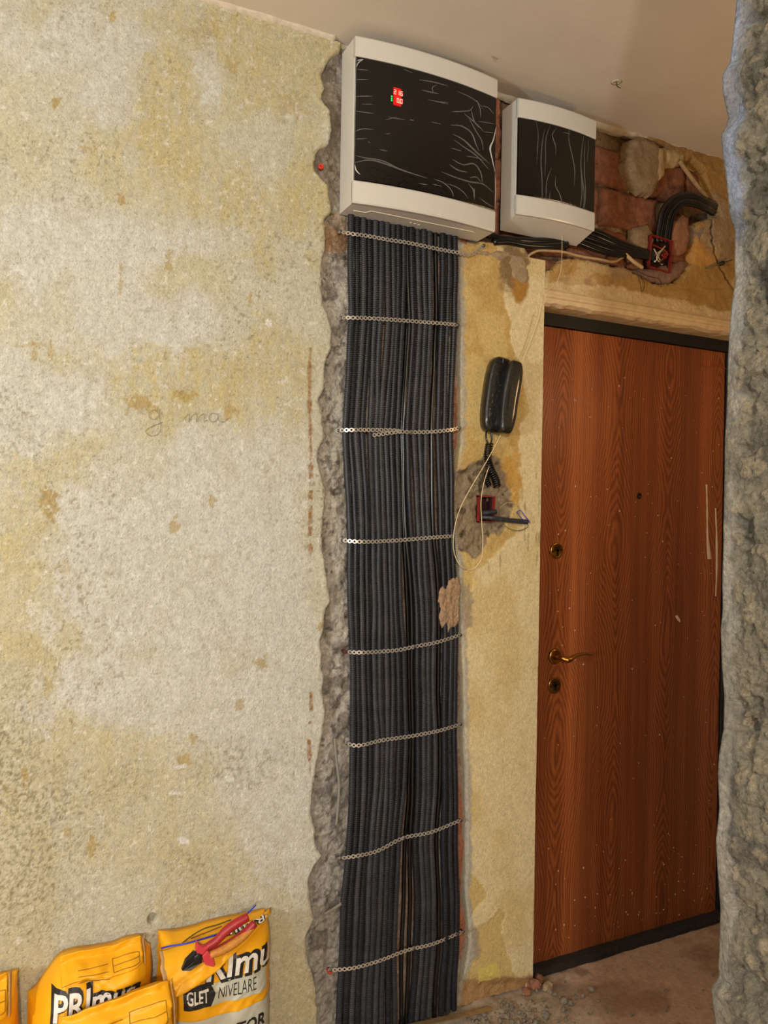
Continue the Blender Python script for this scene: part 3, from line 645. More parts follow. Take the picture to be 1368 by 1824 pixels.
    core = B().box((float(ex.max())+.06, yc-TK+.03, 0), (3.2, yc-.03, ZC)); core.obj('concrete_core', MATS['room_plaster'], o)
    return o, ex, zs, yc
conc, cex, czs, cyc = concrete_wall()

# ------------------------------------------------------------------ door
YDR = .07
dTL, dTR, dBL = PY(969, 584, YDR), PY(1293, 624, YDR), PY(956, 1722, YDR)
DX0, DX1, DZ0, DZ1 = 1.578, 2.432, .004, 2.118
door = empty('door_1', (DX0, YDR, 0), kind='structure', label='reddish-brown wood-grain entrance door with brass lever handle')
def dpart(b, name, mat, par=None, **k):
    o = b.obj(name, mat, None, **k); o.data.transform(Matrix.Translation((-DX0, -YDR, 0))); o.parent = par or door; return o
dpart(B().box((DX0, YDR, DZ0), (DX1, YDR+.045, DZ1)), 'door_leaf', wood_material(), bevel=.0015, seg=2)
fr = B().box((XD-.03, YDR-.012, DZ1+.002), (2.53, .17, 2.26)).box((DX1+.004, YDR-.006, 0), (2.53, .17, DZ1+.002)).box((XD-.03, YDR+.006, 0), (DX0-.003, .17, DZ1+.002))
dpart(fr, 'door_frame', BLACKM, bevel=.002)
def rough_bar(name, x0, x1, y0, y1, z0, z1, mat, seed):
    xs = np.arange(x0, x1, .01); v = []; f = []
    for i, x in enumerate(xs):
        a = .004*float(fbm(x/.03, 0, 0, 3, seed)); b_ = .005*float(fbm(x/.05, 3, 0, 3, seed))
        v += [(x, y1, z0), (x, y0+a, z0), (x, y0+a, z1*.6+b_), (x, y0+.018+a, z1+b_*.5), (x, y1, z1)]
        if i: f += [((i-1)*5+k, i*5+k, i*5+(k+1) % 5, (i-1)*5+(k+1) % 5) for k in range(5)]
    return mesh(name, v, f, mat)
o = rough_bar('door_sill', XD-.03, 2.53, YDR-.05, .17, -.004, .012, M('dirty_black_sill', (36, 28, 22), rough=.75, var=.5, vscale=70, bump=.7), 3)
o.data.transform(Matrix.Translation((-DX0, -YDR, 0))); o.parent = door
def escutcheon(px, py):
    p = PY(px, py, YDR); c = (p[0], YDR, p[2])
    r = B().lathe([(.0265, 0), (.0268, -.003), (.0235, -.006), (.0205, -.0045)], c, (0, 1, 0), 28)
    o = dpart(r, 'lock_rosette', BRASS, smooth=True)
    k = B().lathe([(.0088, 0), (.0088, -.0075)], (c[0], YDR, c[2]+.006), (0, 1, 0), 16).box((c[0]-.005, YDR-.0075, c[2]-.017), (c[0]+.005, YDR, c[2]+.004))
    dpart(k, 'lock_cylinder', M('dark_bronze', (58, 44, 26), rough=.4, metal=.7), o)
    sb = B().lathe([(.0035, -.004), (.0035, -.0072), (.001, -.0078)], (c[0]+.0155, YDR, c[2]+.004), (0, 1, 0), 10).lathe([(.0028, -.004), (.0028, -.0062)], (c[0]-.016, YDR, c[2]-.002), (0, 1, 0), 10)
    dpart(sb, 'screw', M('dark_bronze', (0, 0, 0)), o)
escutcheon(991, 981); escutcheon(987, 1221)
hp = PY(988, 1169, YDR); hc = (hp[0], YDR, hp[2])
h = dpart(B().lathe([(.0265, 0), (.0268, -.004), (.022, -.008), (.016, -.0085), (.0145, -.007)], hc, (0, 1, 0), 28), 'handle_rosette', BRASS, smooth=True)
tip = PY(1056, 1166, YDR-.045)
Pn = spline([(hc[0], YDR-.004, hc[2]), (hc[0]+.002, YDR-.040, hc[2]), (hc[0]+.012, YDR-.052, hc[2]-.004), (hc[0]+.05, YDR-.050, hc[2]+.008), (hc[0]+.09, YDR-.047, hc[2]+.011), (tip[0], YDR-.045, tip[2])], 40)
rad = np.interp(np.linspace(0, 1, 40), [0, .25, .33, .6, 1], [.0095, .0085, .0088, .006, .0022])
v, f = tube_mesh(Pn, rad, 12); o = mesh('lever', v, f, BRASS, None, True); o.data.transform(Matrix.Translation((-DX0, -YDR, 0))); o.parent = door
pp = PY(1138, 883, YDR)
dpart(B().lathe([(.011, 0), (.011, -.002), (.008, -.003), (.006, -.001)], (pp[0], YDR, pp[2]), (0, 1, 0), 20), 'peephole', M('peephole_dark', (40, 24, 14), rough=.3, metal=.3), smooth=True)
def drip(pts, w):
    P = spline([PY(a, b, YDR-.001) for a, b in pts], 30); b_ = B()
    L, Rr = [], []
    for i, p in enumerate(P):
        ww = np.interp(i/29, np.linspace(0, 1, len(w)), w)*(1+.25*float(vnoise(p[2]/.02, p[0]*9, 0, 4)))
        L.append((p[0]-ww, p[2])); Rr.append((p[0]+ww, p[2]))
    vv = []; ff = []
    for i in range(30):
        vv += [(L[i][0], YDR, L[i][1]), ((L[i][0]+Rr[i][0])/2, YDR-.003, L[i][1]), (Rr[i][0], YDR, Rr[i][1])]
        if i: a = (i-1)*3; ff += [(a, a+3, a+4, a+1), (a+1, a+4, a+5, a+2)]
    return dpart(B().add(vv, ff), 'plaster_drip', DRIP, smooth=True)
drip([(1259, 863), (1260, 900), (1261, 960), (1264, 996)], [.004, .004, .0045, .009]); drip([(1275, 905), (1277, 960), (1277, 1020), (1275, 1062)], [.003, .005, .006, .002])
sp = PY(1207, 1102, YDR); b_ = B()
b_.prism([(sp[0]-.012, sp[2]+.012), (sp[0]-.004, sp[2]+.013), (sp[0]+.010, sp[2]-.004), (sp[0]+.012, sp[2]-.013), (sp[0]+.004, sp[2]-.010), (sp[0]-.009, sp[2]+.003)], YDR, YDR-.003); dpart(b_, 'plaster_drip', DRIP)
b_ = B(); rr = random.Random(5)
for i in range(190):
    x = rr.uniform(DX0+.02, DX1-.01); z = rr.choice([rr.gauss(1.45, .3), rr.gauss(.12, .12), rr.uniform(.03, 2.0)]); s = rr.choice([.0008, .0010, .0012, .0018])
    if not .02 < z < 2.08: continue
    b_.box((x-s, YDR-.0012, z-s*rr.uniform(.8, 2.2)), (x+s, YDR, z+s))
o = dpart(b_, 'plaster_specks', DRIP); o['kind'] = 'stuff'
fb = spline([PY(1243, 646, YDR-.002), PY(1258, 652, YDR-.004), PY(1275, 650, YDR-.003), PY(1296, 658, YDR-.004)], 20); v, f = tube_mesh(fb, .0012, 5)
o = mesh('loose_fibre', v, f, M('red_fibre', (170, 80, 44)), None, True); o.data.transform(Matrix.Translation((-DX0, -YDR, 0))); o.parent = door

# moulded head trim over the door
tz0, tz1 = PY(970, 556, YDR-.012)[2], PY(970, 521, -.02)[2]
prof = [(.06, tz0+.001), (-.010, tz0-.001), (-.026, tz0+.006), (-.026, tz0+.020), (-.031, tz0+.023), (-.031, tz0+.031), (-.024, tz0+.034), (-.022, tz0+.046), (-.016, tz0+.050), (-.012, tz0+.056), (.0, tz1+.010), (.03, tz1+.010)]
xs = np.arange(XD-.005, 2.60, .012); v = []; f = []; n = len(prof)
for i, x in enumerate(xs):
    w = .0015*float(fbm(x/.05, 0, 0, 3, 9)); u = .004*float(fbm(x/.03, 0, 0, 3, 10))
    v += [(x, y+w, z+(u if k in (1, 2, n-2) else w*.5)) for k, (y, z) in enumerate(prof)]
    if i: f += [((i-1)*n+k, (i-1)*n+(k+1) % n, i*n+(k+1) % n, i*n+k) for k in range(n)]
f += [tuple(range(n)), tuple((len(xs)-1)*n+k for k in range(n))[::-1]]
tr = mesh('trim_1', v, f, TRIMM, None, False); tag(tr, 'cream painted moulded trim above the door', kind='structure')

exec_parts = True
# ------------------------------------------------------------------ distribution panels
def panel(name, X0, X1, Z0, Z1, YB, YF, zt0, zt1, bow, label, slope=0.0):
    """curved front box: white sides, white band on top and bottom, dark door between"""
    root = empty(name, (X0, YB, Z0)); tag(root, label, 'electrical panel')
    w = X1-X0; n = 24; us = np.linspace(0, 1, n+1)
    yfr = lambda u, off=0.0: YF-bow*(1-(2*u-1)**2)-off
    def curved(z0, z1, off, u0=0.0, u1=1.0, thick=.012, rnd=0.004, slope0=0.0):
        b = B(); uu = np.linspace(u0, u1, n+1); v = []; f = []
        for u in uu:
            x = X0+w*u; y = yfr(u, off)
            v += [(x, y+thick, z0-slope0*.2), (x, y+rnd*.6, z0), (x, y, z0+rnd), (x, y, z1-rnd), (x, y+rnd*.6, z1), (x, y+thick, z1)]
        for i in range(n):
            for k in range(5): f.append((i*6+k, (i+1)*6+k, (i+1)*6+k+1, i*6+k+1))
            f.append((i*6+5, (i+1)*6+5, (i+1)*6, i*6))
        f += [tuple(range(6)), tuple(n*6+k for k in range(6))[::-1]]
        return b.add(v, f)
    def par(o):
        o.data.transform(Matrix.Translation((-X0, -YB, -Z0))); o.parent = root; return o
    # body: sides, top and bottom with the bowed front line
    v = []; f = []
    for u in us:
        x = X0+w*u; y = yfr(u, -.010); v += [(x, YB, Z0-slope), (x, y, Z0), (x, y, Z1), (x, YB, Z1)]
    for i in range(n):
        for k in range(4): f.append((i*4+k, (i+1)*4+k, (i+1)*4+(k+1) % 4, i*4+(k+1) % 4))
    f += [(0, 1, 2, 3), tuple(n*4+k for k in (3, 2, 1, 0))]
    par(B().add(v, f).obj('housing', WHITEP))
    par(curved(zt1, Z1, 0).obj('upper_cover', WHITEP))
    par(curved(Z0, zt0, 0).obj('lower_cover', WHITEP))
    d = par(curved(zt0+.001, zt1-.001, -.0015, .008, .994, rnd=.002).obj('panel_door', BLACKG))
    return root, par, yfr, d
YB = -.012
p1, par1, yf1, d1 = panel('distribution_panel', .817, 1.268, 2.318, 2.762, YB, -.106, 2.378, 2.708, .020, 'large white distribution panel with film-covered black door and red display')
p2, par2, yf2, d2 = panel('distribution_panel', 1.350, 1.645, 2.388, 2.733, YB, -.098, 2.446, 2.676, .014, 'smaller white distribution panel with film-covered black door beside the door', slope=.022)
# seam and mark on the underside of the large panel
zs_ = 2.318
b_ = B(); P = [(.84, -.055), (.875, -.058), (.885, -.075), (1.21, -.075), (1.22, -.070)]
for a, b2 in zip(P[:-1], P[1:]): b_.tube([(a[0], a[1], zs_-.0002), (b2[0], b2[1], zs_-.0002)], .0012, 5)
par1(b_.obj('housing_seam', M('seam_shine', (238, 226, 200), rough=.25)))
b_ = B()
for i in range(3): b_.lathe([(.004+.001*i, 0), (.004, -.0015)], (1.02+.014*i, -.05+.002*i, zs_), (0, 0, 1), 10)
par1(b_.obj('moulded_mark', WHITEP))
# film creases
def creases(paths, X0, w, yfr, par, parent, mat=FILM, off=.0004):
    b = B()
    for pts, r0 in paths:
        P = []
        for a, z in spline(np.array(pts, float), 16):
            u = (a-X0)/w; P.append((a, yfr(u, -.0015)-off, z))
        t = np.linspace(0, 1, 16); r = r0*np.sin(np.pi*np.clip(t, .03, .97))**.7
        v, f = tube_mesh(P, r, 5, False); v[:, 1] = np.array(P)[:, 1].repeat(5)+(v[:, 1]-np.array(P)[:, 1].repeat(5))*.35
        b.add(v, f)
    o = par(b.obj('protective_film', mat, smooth=True)); o.parent = parent; o['kind'] = 'stuff'; return o
def pz(l, y): return [tuple(PY(a, b, y)[[0, 2]]) for a, b in l]
cr = lambda x, y: (560+x*.2632, 40+y*.2632)
raw = [([(285, 485), (400, 492)], 1), ([(290, 585), (410, 612)], 1), ([(290, 370), (375, 378)], .8), ([(300, 300), (372, 315)], .8), ([(330, 540), (405, 548)], .7), ([(285, 725), (320, 712), (405, 718)], 1), ([(290, 775), (365, 778)], .8),
       ([(285, 935), (380, 925), (500, 965), (620, 1015), (755, 1060)], 1.8), ([(285, 885), (340, 905), (450, 930), (560, 985)], 1.2), ([(440, 855), (495, 872)], .8), ([(480, 755), (520, 752)], .6), ([(370, 800), (385, 808)], .6),
       ([(700, 395), (780, 408), (900, 438)], 1.2), ([(720, 465), (780, 480), (835, 490)], 1.3), ([(800, 490), (790, 450), (820, 430)], .9), ([(760, 530), (900, 560)], 1), ([(820, 545), (900, 548)], .8), ([(920, 610), (1000, 605), (1060, 590), (1075, 565)], 1.6),
       ([(1010, 620), (1080, 670), (1150, 730)], 1.6), ([(1060, 590), (1090, 680), (1140, 720)], 1.2), ([(915, 700), (990, 705), (1060, 745), (1100, 830), (1120, 870)], 1.8), ([(930, 760), (1010, 800), (1080, 860), (1200, 950)], 2.2),
       ([(940, 800), (1000, 840), (1100, 900), (1190, 985)], 1.6), ([(920, 855), (995, 875)], 1), ([(925, 930), (1000, 965), (1090, 960), (1130, 1010), (1145, 1085)], 1.8), ([(905, 965), (960, 1000), (1035, 1015)], 1.6), ([(850, 1015), (940, 1050), (1060, 1080), (1150, 1090), (1225, 1140)], 1.8),
       ([(800, 1065), (880, 1100), (930, 1160), (935, 1185)], 1.4), ([(890, 1095), (960, 1120), (1020, 1165), (1040, 1195)], 1.2), ([(1050, 1050), (1110, 1050), (1130, 1075)], 1.4), ([(1040, 1090), (1080, 1140), (1085, 1200)], 1.4), ([(1085, 1120), (1080, 1180)], 1.2),
       ([(1125, 1185), (1180, 1220), (1225, 1240)], 1.2), ([(695, 1095), (760, 1105)], .9), ([(790, 1100), (855, 1115)], 1), ([(1110, 665), (1235, 675)], 1), ([(1150, 735), (1235, 735)], .8), ([(960, 470), (1060, 510), (1110, 540), (1150, 580)], 1.1), ([(1100, 520), (1125, 580), (1130, 640)], 1),
       ([(1130, 560), (1190, 570), (1230, 610)], 1), ([(600, 320), (660, 350)], .6), ([(500, 640), (610, 665)], .8), ([(480, 660), (560, 640)], .6), ([(640, 665), (665, 668)], 1), ([(780, 680), (850, 695)], .7), ([(1020, 905), (1110, 915), (1160, 930)], 1), ([(1040, 640), (1100, 740), (1140, 800), (1150, 860)], 1.3)]
YFm = -.118
creases([(pz([cr(*p) for p in l], YFm), .0015*k) for l, k in raw], .817, .451, yf1, par1, d1)
ef = [([(290, 255), (330, 250)], 1.2), ([(285, 300), (300, 270), (330, 252)], 1.2), ([(280, 300), (280, 600)], .5), ([(276, 960), (285, 1000), (310, 1030)], 2), ([(1235, 700), (1210, 800), (1190, 850), (1205, 930), (1225, 1010)], 2.2), ([(1215, 790), (1185, 860), (1195, 900)], 1.6), ([(1225, 1010), (1230, 1150), (1225, 1270)], .8)]
creases([(pz([cr(*p) for p in l], -.108), .0011*k) for l, k in ef], .817, .451, yf1, par1, d1, FILMW, .001)
cr2 = lambda x, y: (860+x*.3713, 140+y*.3713)
raw2 = [([(255, 200), (265, 260), (262, 330), (258, 410)], .8), ([(295, 240), (285, 300), (278, 380), (282, 500), (280, 600), (275, 622)], 1.3), ([(320, 225), (300, 290), (298, 380), (295, 470)], 1), ([(350, 240), (330, 270), (345, 330), (345, 370)], 1), ([(325, 430), (305, 490), (300, 590)], 1),
        ([(345, 470), (345, 520), (365, 560), (375, 620), (370, 645)], 1.2), ([(410, 245), (408, 290), (425, 370), (438, 440), (435, 520)], 1.2), ([(380, 260), (420, 270)], .8), ([(485, 275), (475, 340), (470, 420), (480, 500), (488, 560), (480, 630), (450, 665)], 1.5), ([(470, 440), (475, 560), (460, 650)], 1),
        ([(492, 300), (488, 420), (495, 560), (485, 660)], 1), ([(415, 590), (420, 640)], .8), ([(510, 290), (505, 400)], .6), ([(320, 540), (312, 610)], .8), ([(500, 620), (470, 672)], .9)]
creases([(pz([cr2(*p) for p in l], -.106), .0014*k) for l, k in raw2], 1.350, .295, yf2, par2, d2)
# red meter display behind the door of the large panel
def seg_digit(b, ch, x, z, w, h, y, t):
    S7 = {'0': 'abcdef', '1': 'bc', '2': 'abged', '6': 'afgedc'}
    g = {'a': ((0, h), (w, h)), 'b': ((w, h), (w, h/2)), 'c': ((w, h/2), (w, 0)), 'd': ((0, 0), (w, 0)), 'e': ((0, 0), (0, h/2)), 'f': ((0, h/2), (0, h)), 'g': ((0, h/2), (w, h/2))}
    for s in S7[ch]:
        (a, c), (d, e) = g[s]
        b.box((x+min(a, d)-t, y-.0006, z+min(c, e)-t), (x+max(a, d)+t, y, z+max(c, e)+t))
c0 = PY(702, 166, YFm); sx = (PY(714, 168, YFm)[0]-PY(703, 166, YFm)[0])/2.1
def yat(x): return yf1((x-.817)/.451, -.0015)-.0006
pl = PY(709, 174, YFm); w2, h2 = .018, .024
glow = par1(B().box((pl[0]-w2*.85, yat(pl[0]), pl[2]-h2), (pl[0]+w2, yat(pl[0])+.001, pl[2]+h2)).obj('meter_display', REDGLOW))
b_ = B(); dw = .0055; dh = .0105
for i, ch in enumerate('216'): seg_digit(b_, ch, pl[0]-.014+i*.0098, pl[2]+.006, dw, dh, yat(pl[0])-.0006, .0008)
for i, ch in enumerate('00'): seg_digit(b_, ch, pl[0]-.0045+i*.0098, pl[2]-.015, dw, dh, yat(pl[0])-.0006, .0008)
b_.box((pl[0]+.003, yat(pl[0])-.0012, pl[2]-.0155), (pl[0]+.0045, yat(pl[0]), pl[2]-.014))
par1(b_.obj('display_digits', REDLED)).parent = glow
gl = PY(697.5, 176, YFm); b_ = B()
for dz in (.006, 0, -.005): b_.lathe([(.0022, 0), (.0018, -.0008)], (gl[0], yat(gl[0]), gl[2]+dz), (0, 1, 0), 10)
par1(b_.obj('indicator_light', GREENLED))

# ------------------------------------------------------------------ corrugated conduits
KY = [395, 430, 570, 700, 770, 965, 1080, 1150, 1310, 1420, 1500, 1600, 1700, 1824, 1860]
LL = [621, 621, 623, 615, 610, 619, 621, 622, 624, 622, 618, 609, 606, 600, 598]
LRr = [724, 724, 725, 717, 713, 717, 721, 722, 725, 722, 715, 710, 706, 707, 707]
RL = [729, 729, 730, 722, 718, 729, 737, 739, 741, 740, 734, 737, 734, 726, 724]
RRr = [814, 814, 815, 810, 808, 809, 814, 817, 814, 815, 813, 817, 817, 815, 814]
ORD = ['leftmost', 'second', 'third', 'fourth', 'fifth', 'sixth', 'seventh', 'eighth', 'ninth', 'tenth', 'eleventh', 'twelfth', 'thirteenth', 'fourteenth', 'fifteenth', 'sixteenth', 'seventeenth', 'eighteenth', 'nineteenth', 'rightmost']
specs = []
for i in range(10): specs.append((LL, LRr, (i+.5)/10, 'rib', 10))
specs.insert(10, ('mid', None, .30, 'cable', 0)); specs.insert(11, ('mid', None, .72, 'cable', 0))
for i in range(8): specs.append((RL, RRr, (i+.5)/8, 'cable2' if i == 4 else 'rib', 8))
YCD = -.016
for n_, (A, Bb, t, kind, cnt) in enumerate(specs):
    pts = []
    ys = np.linspace(398, 1850, 60)
    for y in ys:
        if A == 'mid':
            a, b = np.interp(y, KY, LRr), np.interp(y, KY, RL); x = a+(b-a)*t
        else:
            a, b = np.interp(y, KY, A), np.interp(y, KY, Bb); x = a+(b-a)*t
        x += 2.6*float(vnoise(y/150, n_*.45, 0, 2))+.7*float(vnoise(y/60, n_*.8, 0, 4))
        yy = YCD+.0055*float(vnoise(y/170+n_*11, n_*1.3, 0, 6))+(.005 if A == 'mid' else 0)+.0025*math.sin(n_*2.1)
        p = PY(x, y, yy); pts.append(p)
    pts = np.array(pts)
    pts[:, 2] = np.maximum(pts[:, 2], .002)
    top = pts[0].copy(); top[2] += .06; pts = np.vstack([top, pts])
    keep = np.r_[True, np.diff(pts[:, 2]) < -1e-4]; pts = pts[keep]
    pts = spline(pts, 120)
    org = pts[-1].copy()
    if kind == 'rib':
        r = .0093+.0006*math.sin(n_*2.7)
        v, f = ribbed(pts, r, .0052+.0002*math.sin(n_), .0025, 10)
        lab = f'{ORD[n_]} black corrugated conduit, counted from the plaster edge'
        if n_ == 0: lab = 'black corrugated conduit at the bundle edge nearest the yellow wall'
        if n_ == 19: lab = 'black corrugated conduit at the bundle edge nearest the door'
        o = mesh('corrugated_conduit', v-org, f, [BLACKP, M('conduit_plastic_dark', (36, 36, 41), rough=.42, var=.25, vscale=25), M('conduit_plastic_dusty', (62, 61, 63), rough=.55, var=.3, vscale=25)][(n_*7+n_//3) % 3], None, False)
        tag(o, lab, 'conduit', 'conduits in the wall chase')
    else:
        r = .0062 if kind == 'cable' else .0068
        v, f = tube_mesh(pts, r, 10)
        lab = {10: 'thin smooth black cable in the bundle gap, on the yellow-wall side', 11: 'thin smooth black cable in the bundle gap, on the door side', 16: 'smooth black cable among the conduits between gap and door'}[n_]
        o = mesh('black_cable', v-org, f, CABLEP, None, True); tag(o, lab, 'cable', 'smooth cables in the wall chase')
    o.location = org

# ------------------------------------------------------------------ perforated steel straps
YS = -.031
def strap_band(P, pitch=.0135, ro=.0062, ri=.0031, wneck=.0036, th=.0009):
    """flat perforated tape: ring plates joined by necks, laid along P"""
    P, T, U, V = frames(P); d = np.r_[0, np.cumsum(np.linalg.norm(np.diff(P, axis=0), axis=1))]; n = int(d[-1]/pitch); b = B()
    Nn = np.tile(np.array([0, -1.0, 0]), (len(P), 1))
    for i in range(n+1):
        s = i*pitch; c = np.array([np.interp(s, d, P[:, k]) for k in range(3)]); t = np.array([np.interp(s, d, T[:, k]) for k in range(3)]); t /= np.linalg.norm(t)
        nn = np.array([0, -1.0, 0]); nn = nn-t*(nn@t); nn /= np.linalg.norm(nn); w = np.cross(nn, t)
        v = []; f = []; S = 12
        for lay in (0, 1):
            for r in (ro, ri):
                for k in range(S):
                    a = 2*math.pi*(k+.5)/S; v.append(c+(t*math.cos(a)+w*math.sin(a))*r+nn*th*lay)
        for k in range(S):
            k2 = (k+1) % S
            f += [(2*S+k, 2*S+k2, 3*S+k2, 3*S+k), (k, S+k, S+k2, k2), (k, k2, 2*S+k2, 2*S+k), (S+k, 3*S+k, 3*S+k2, S+k2)]
        b.add(v, f)
        if i < n:
            a0 = c+t*ro*.8; a1 = c+t*(pitch-ro*.8); q = []
            for lay in (0, 1):
                for e, sg in ((a0, -1), (a0, 1), (a1, 1), (a1, -1)): q.append(e+w*wneck*sg+nn*th*lay)
            b.add(q, [(4, 5, 6, 7), (0, 3, 2, 1), (0, 1, 5, 4), (1, 2, 6, 5), (2, 3, 7, 6), (3, 0, 4, 7)])
    return b
STR = [([(606, 413), (622, 416), (652, 420), (690, 427), (727, 432.6), (762, 440), (797, 447), (821, 451), (838, 453.5), (849, 447), (861, 438)], 'just under the large panel'),
       ([(607, 566.4), (619.5, 566), (657, 567), (704, 570), (750.5, 573.5), (797, 577), (815, 579)], 'second below the large panel'),
       ([(602, 767), (619.5, 766), (660, 766), (704, 767), (718, 769), (760, 769.5), (804, 765.5), (818, 762.5)], 'level with the handset foot, with a folded-back tail'),
       ([(608, 962), (625, 964), (700, 963), (740, 960), (775, 957), (806, 955)], 'level with the open flush box'),
       ([(617, 1161), (631, 1162), (685, 1160), (708, 1158), (739, 1151.6), (774, 1145), (819.5, 1131)], 'just below the mortar smear'),
       ([(617, 1324), (630, 1327.5), (680, 1318.6), (739, 1310), (785.6, 1300.6), (819.5, 1290)], 'third from the floor'),
       ([(606, 1528.7), (625, 1526), (668.6, 1517), (717, 1493), (765, 1483), (820, 1461)], 'second from the floor'),
       ([(588, 1728), (623.6, 1725), (668.6, 1713.6), (730, 1691), (765, 1683), (824.6, 1659)], 'lowest, nearest the floor')]
for k, (pl_, lab) in enumerate(STR):
    m = len(pl_); ys = [YS]*m; ys[0] = -.008; ys[-1] = -.022
    if k == 0: ys[-3:] = [-.026, -.022, -.020]
    P = spline([PY(a, b, y) for (a, b), y in zip(pl_, ys)], 80); org = P[0].copy()
    root = empty('perforated_strap', org); tag(root, f'perforated steel strap across the conduits, {lab}', 'strap', 'straps over the conduits')
    b = strap_band(P-org); b.obj('steel_tape', STEEL, root)
    if k == 2:
        Q = spline([PY(712, 769, YS-.003), PY(690, 772, YS-.004), PY(663, 775.5, YS-.003)], 30); strap_band(Q-org).obj('folded_tail', STEEL, root)
    for e in (P[0], P[-1]):
        c = e-org
        B().lathe([(.0022, .012), (.0022, -.001), (.0052, -.0022), (.0048, -.0042), (.002, -.0048)], c, (0, 1, 0), 12).obj('screw', DSTEEL, root, True)
    if k == 2 or k >= 4:
        i = {2: 45, 4: 45, 5: None, 6: 40, 7: 47}.get(k)
        if i: B().lathe([(.002, .012), (.002, -.001), (.0046, -.0022), (.004, -.0042), (.0015, -.0046)], P[i]-org, (0, 1, 0), 12).obj('screw', DSTEEL, root, True)

# ------------------------------------------------------------------ mortar smear on the conduits
def smear():
    Pp = [(783, 1055), (790, 1048), (798, 1050), (803, 1035), (818, 1030), (822, 1050), (819, 1080), (820, 1105), (814, 1112), (806, 1118), (800, 1125), (797, 1110), (790, 1118), (786, 1100), (788, 1085), (784, 1070)]
    P = poly_xz(Pp, -.027); x0, z0 = P.min(0)-.01; x1, z1 = P.max(0)+.01
    sd = lambda X, Z: sdf_poly(P, X, Z)+.004*fbm(X/.006, Z/.03, 0, 3, 5)
    o = sheet('mortar_smear', np.arange(x0, x1, .0022), np.arange(z0, z1, .003), sd, lambda X, Z, S: -.0265-.003*fbm(X/.008, Z/.05, 0, 3, 6)-.0015*fbm(X/.006, Z/.006, 0, 2, 8)+.003*(1-sstep(0, .005, S)), lambda X, Z: np.ones(X.shape+(3,))*S_(168, 138, 108), MORTAR, None, .0025, yback=-.02)
    tag(o, 'tan mortar smear dried over the conduits beside the wall', 'mortar', )
smear()

# ------------------------------------------------------------------ intercom handset
def intercom():
    cpos = PY(891, 706, -.03); root = empty('intercom_handset', (cpos[0], YR, cpos[2])); tag(root, 'black film-wrapped intercom handset hanging above the flush box', 'intercom')
    root.rotation_euler = (0, math.radians(9.0), 0)
    def stad(w, h, y0, y1, n=20, topw=1.0, dome=.3):
        rings = []
        for yy, k in ((y0, .97), (y0+(y1-y0)*.4, 1.0), (y0+(y1-y0)*.82, .98), (y0+(y1-y0)*.95, .90), (y1, .78), (y1-.001, .4)):
            ring = []
            for i in range(4*n):
                a = 2*math.pi*i/(4*n); ca, sa = math.cos(a), math.sin(a); e = .5
                x = w/2*math.copysign(abs(ca)**e, ca); z = (h/2)*math.copysign(abs(sa)**.72, sa)
                if abs(z) > h/2-w/2: pass
                x *= 1+.10*(z/h); ring.append((x*k, yy, z-math.copysign(min(abs(z), (1-k)*w*.5), z)))
            rings.append(ring)
        v = [p for r in rings for p in r]; N_ = 4*n; f = [(i*N_+k, i*N_+(k+1) % N_, (i+1)*N_+(k+1) % N_, (i+1)*N_+k) for i in range(len(rings)-1) for k in range(N_)]
        f += [tuple(range(N_)), tuple((len(rings)-1)*N_+k for k in range(N_))[::-1]]
        return B().add(v, f)
    base = stad(.088, .234, 0, -.034); base.v = [(x-.012, y, z) for x, y, z in base.v]; base.obj('cradle', TAPE, root, True)
    hs = stad(.060, .226, -.018, -.062); hs.v = [(x+.016, y+(.004*math.exp(-(z/.05)**2)), z-.003) for x, y, z in hs.v]
    hs.obj('handset', TAPE, root, True)
    b = B()
    for i in range(9): b.lathe([(.006, 0), (.005, -.004), (.002, -.006)], (-.020+.002*math.sin(i), -.030, .035-.014*i), (0, 1, 0), 10)
    b.obj('button_row', BLACKG, root, True)
    wb = B(); rr = random.Random(4)
    for i in range(26):
        z = rr.uniform(-.095, .10); x = rr.choice([-.022, -.018, -.014, -.036, .008, .02, .03, .036]); yy = -.0595 if x > 0 else -.034; l = rr.uniform(.006, .03); wb.tube(spline([(x, yy+.001, z), (x+rr.uniform(-.005, .005), yy, z+l*.5), (x+rr.uniform(-.004, .004), yy+.001, z+l)], 8), [.0003, .001, .0014, .0016, .0014, .0012, .0008, .0002], 5)
    wb.obj('film_crease_glints', FILM, root, True)['kind'] = 'stuff'  # film creases coloured pale to stand in for white glints on the wrap
    return root
intercom()
def coil(name, pts, R, r, turns, label):
    C_ = spline(pts, turns*12); P, T, U, V = frames(C_); a = np.linspace(0, turns*2*math.pi, len(C_))
    Q = P+R*(np.cos(a)[:, None]*U+np.sin(a)[:, None]*V); org = Q[0].copy(); v, f = tube_mesh(Q, r, 6)
    o = mesh(name, v-org, f, CABLEP, None, True); o.location = org; tag(o, label, 'cord')
coil('coiled_cord', [PY(872, 790, -.028), PY(869, 815, -.030), PY(874, 835, -.032), PY(883, 855, -.03), PY(886, 868, -.028)], .0105, .0025, 20, 'black coiled intercom cord hanging below the handset')
coil('coiled_cord', [PY(868, 842, -.02), PY(867, 855, -.022), PY(872, 866, -.02)], .007, .0022, 8, 'short lower end of coiled cord against the grey mortar')
def wthing(name, pts, r, mat, label, cat='wire', n=60, seg=6, group=None):
    P = spline(pts, n); org = P[0].copy(); v, f = tube_mesh(P-org, r, seg); o = mesh(name, v, f, mat, None, True); o.location = org; tag(o, label, cat, group); return o
W3 = lambda l: [PY(a, b, y) for a, b, y in l]
wthing('cord_lead', W3([(866, 768, -.02), (866, 780, -.028), (870, 792, -.03)]), .0026, CABLEP, 'short black lead from handset to coiled cord, yellow-wall side', 'wire')
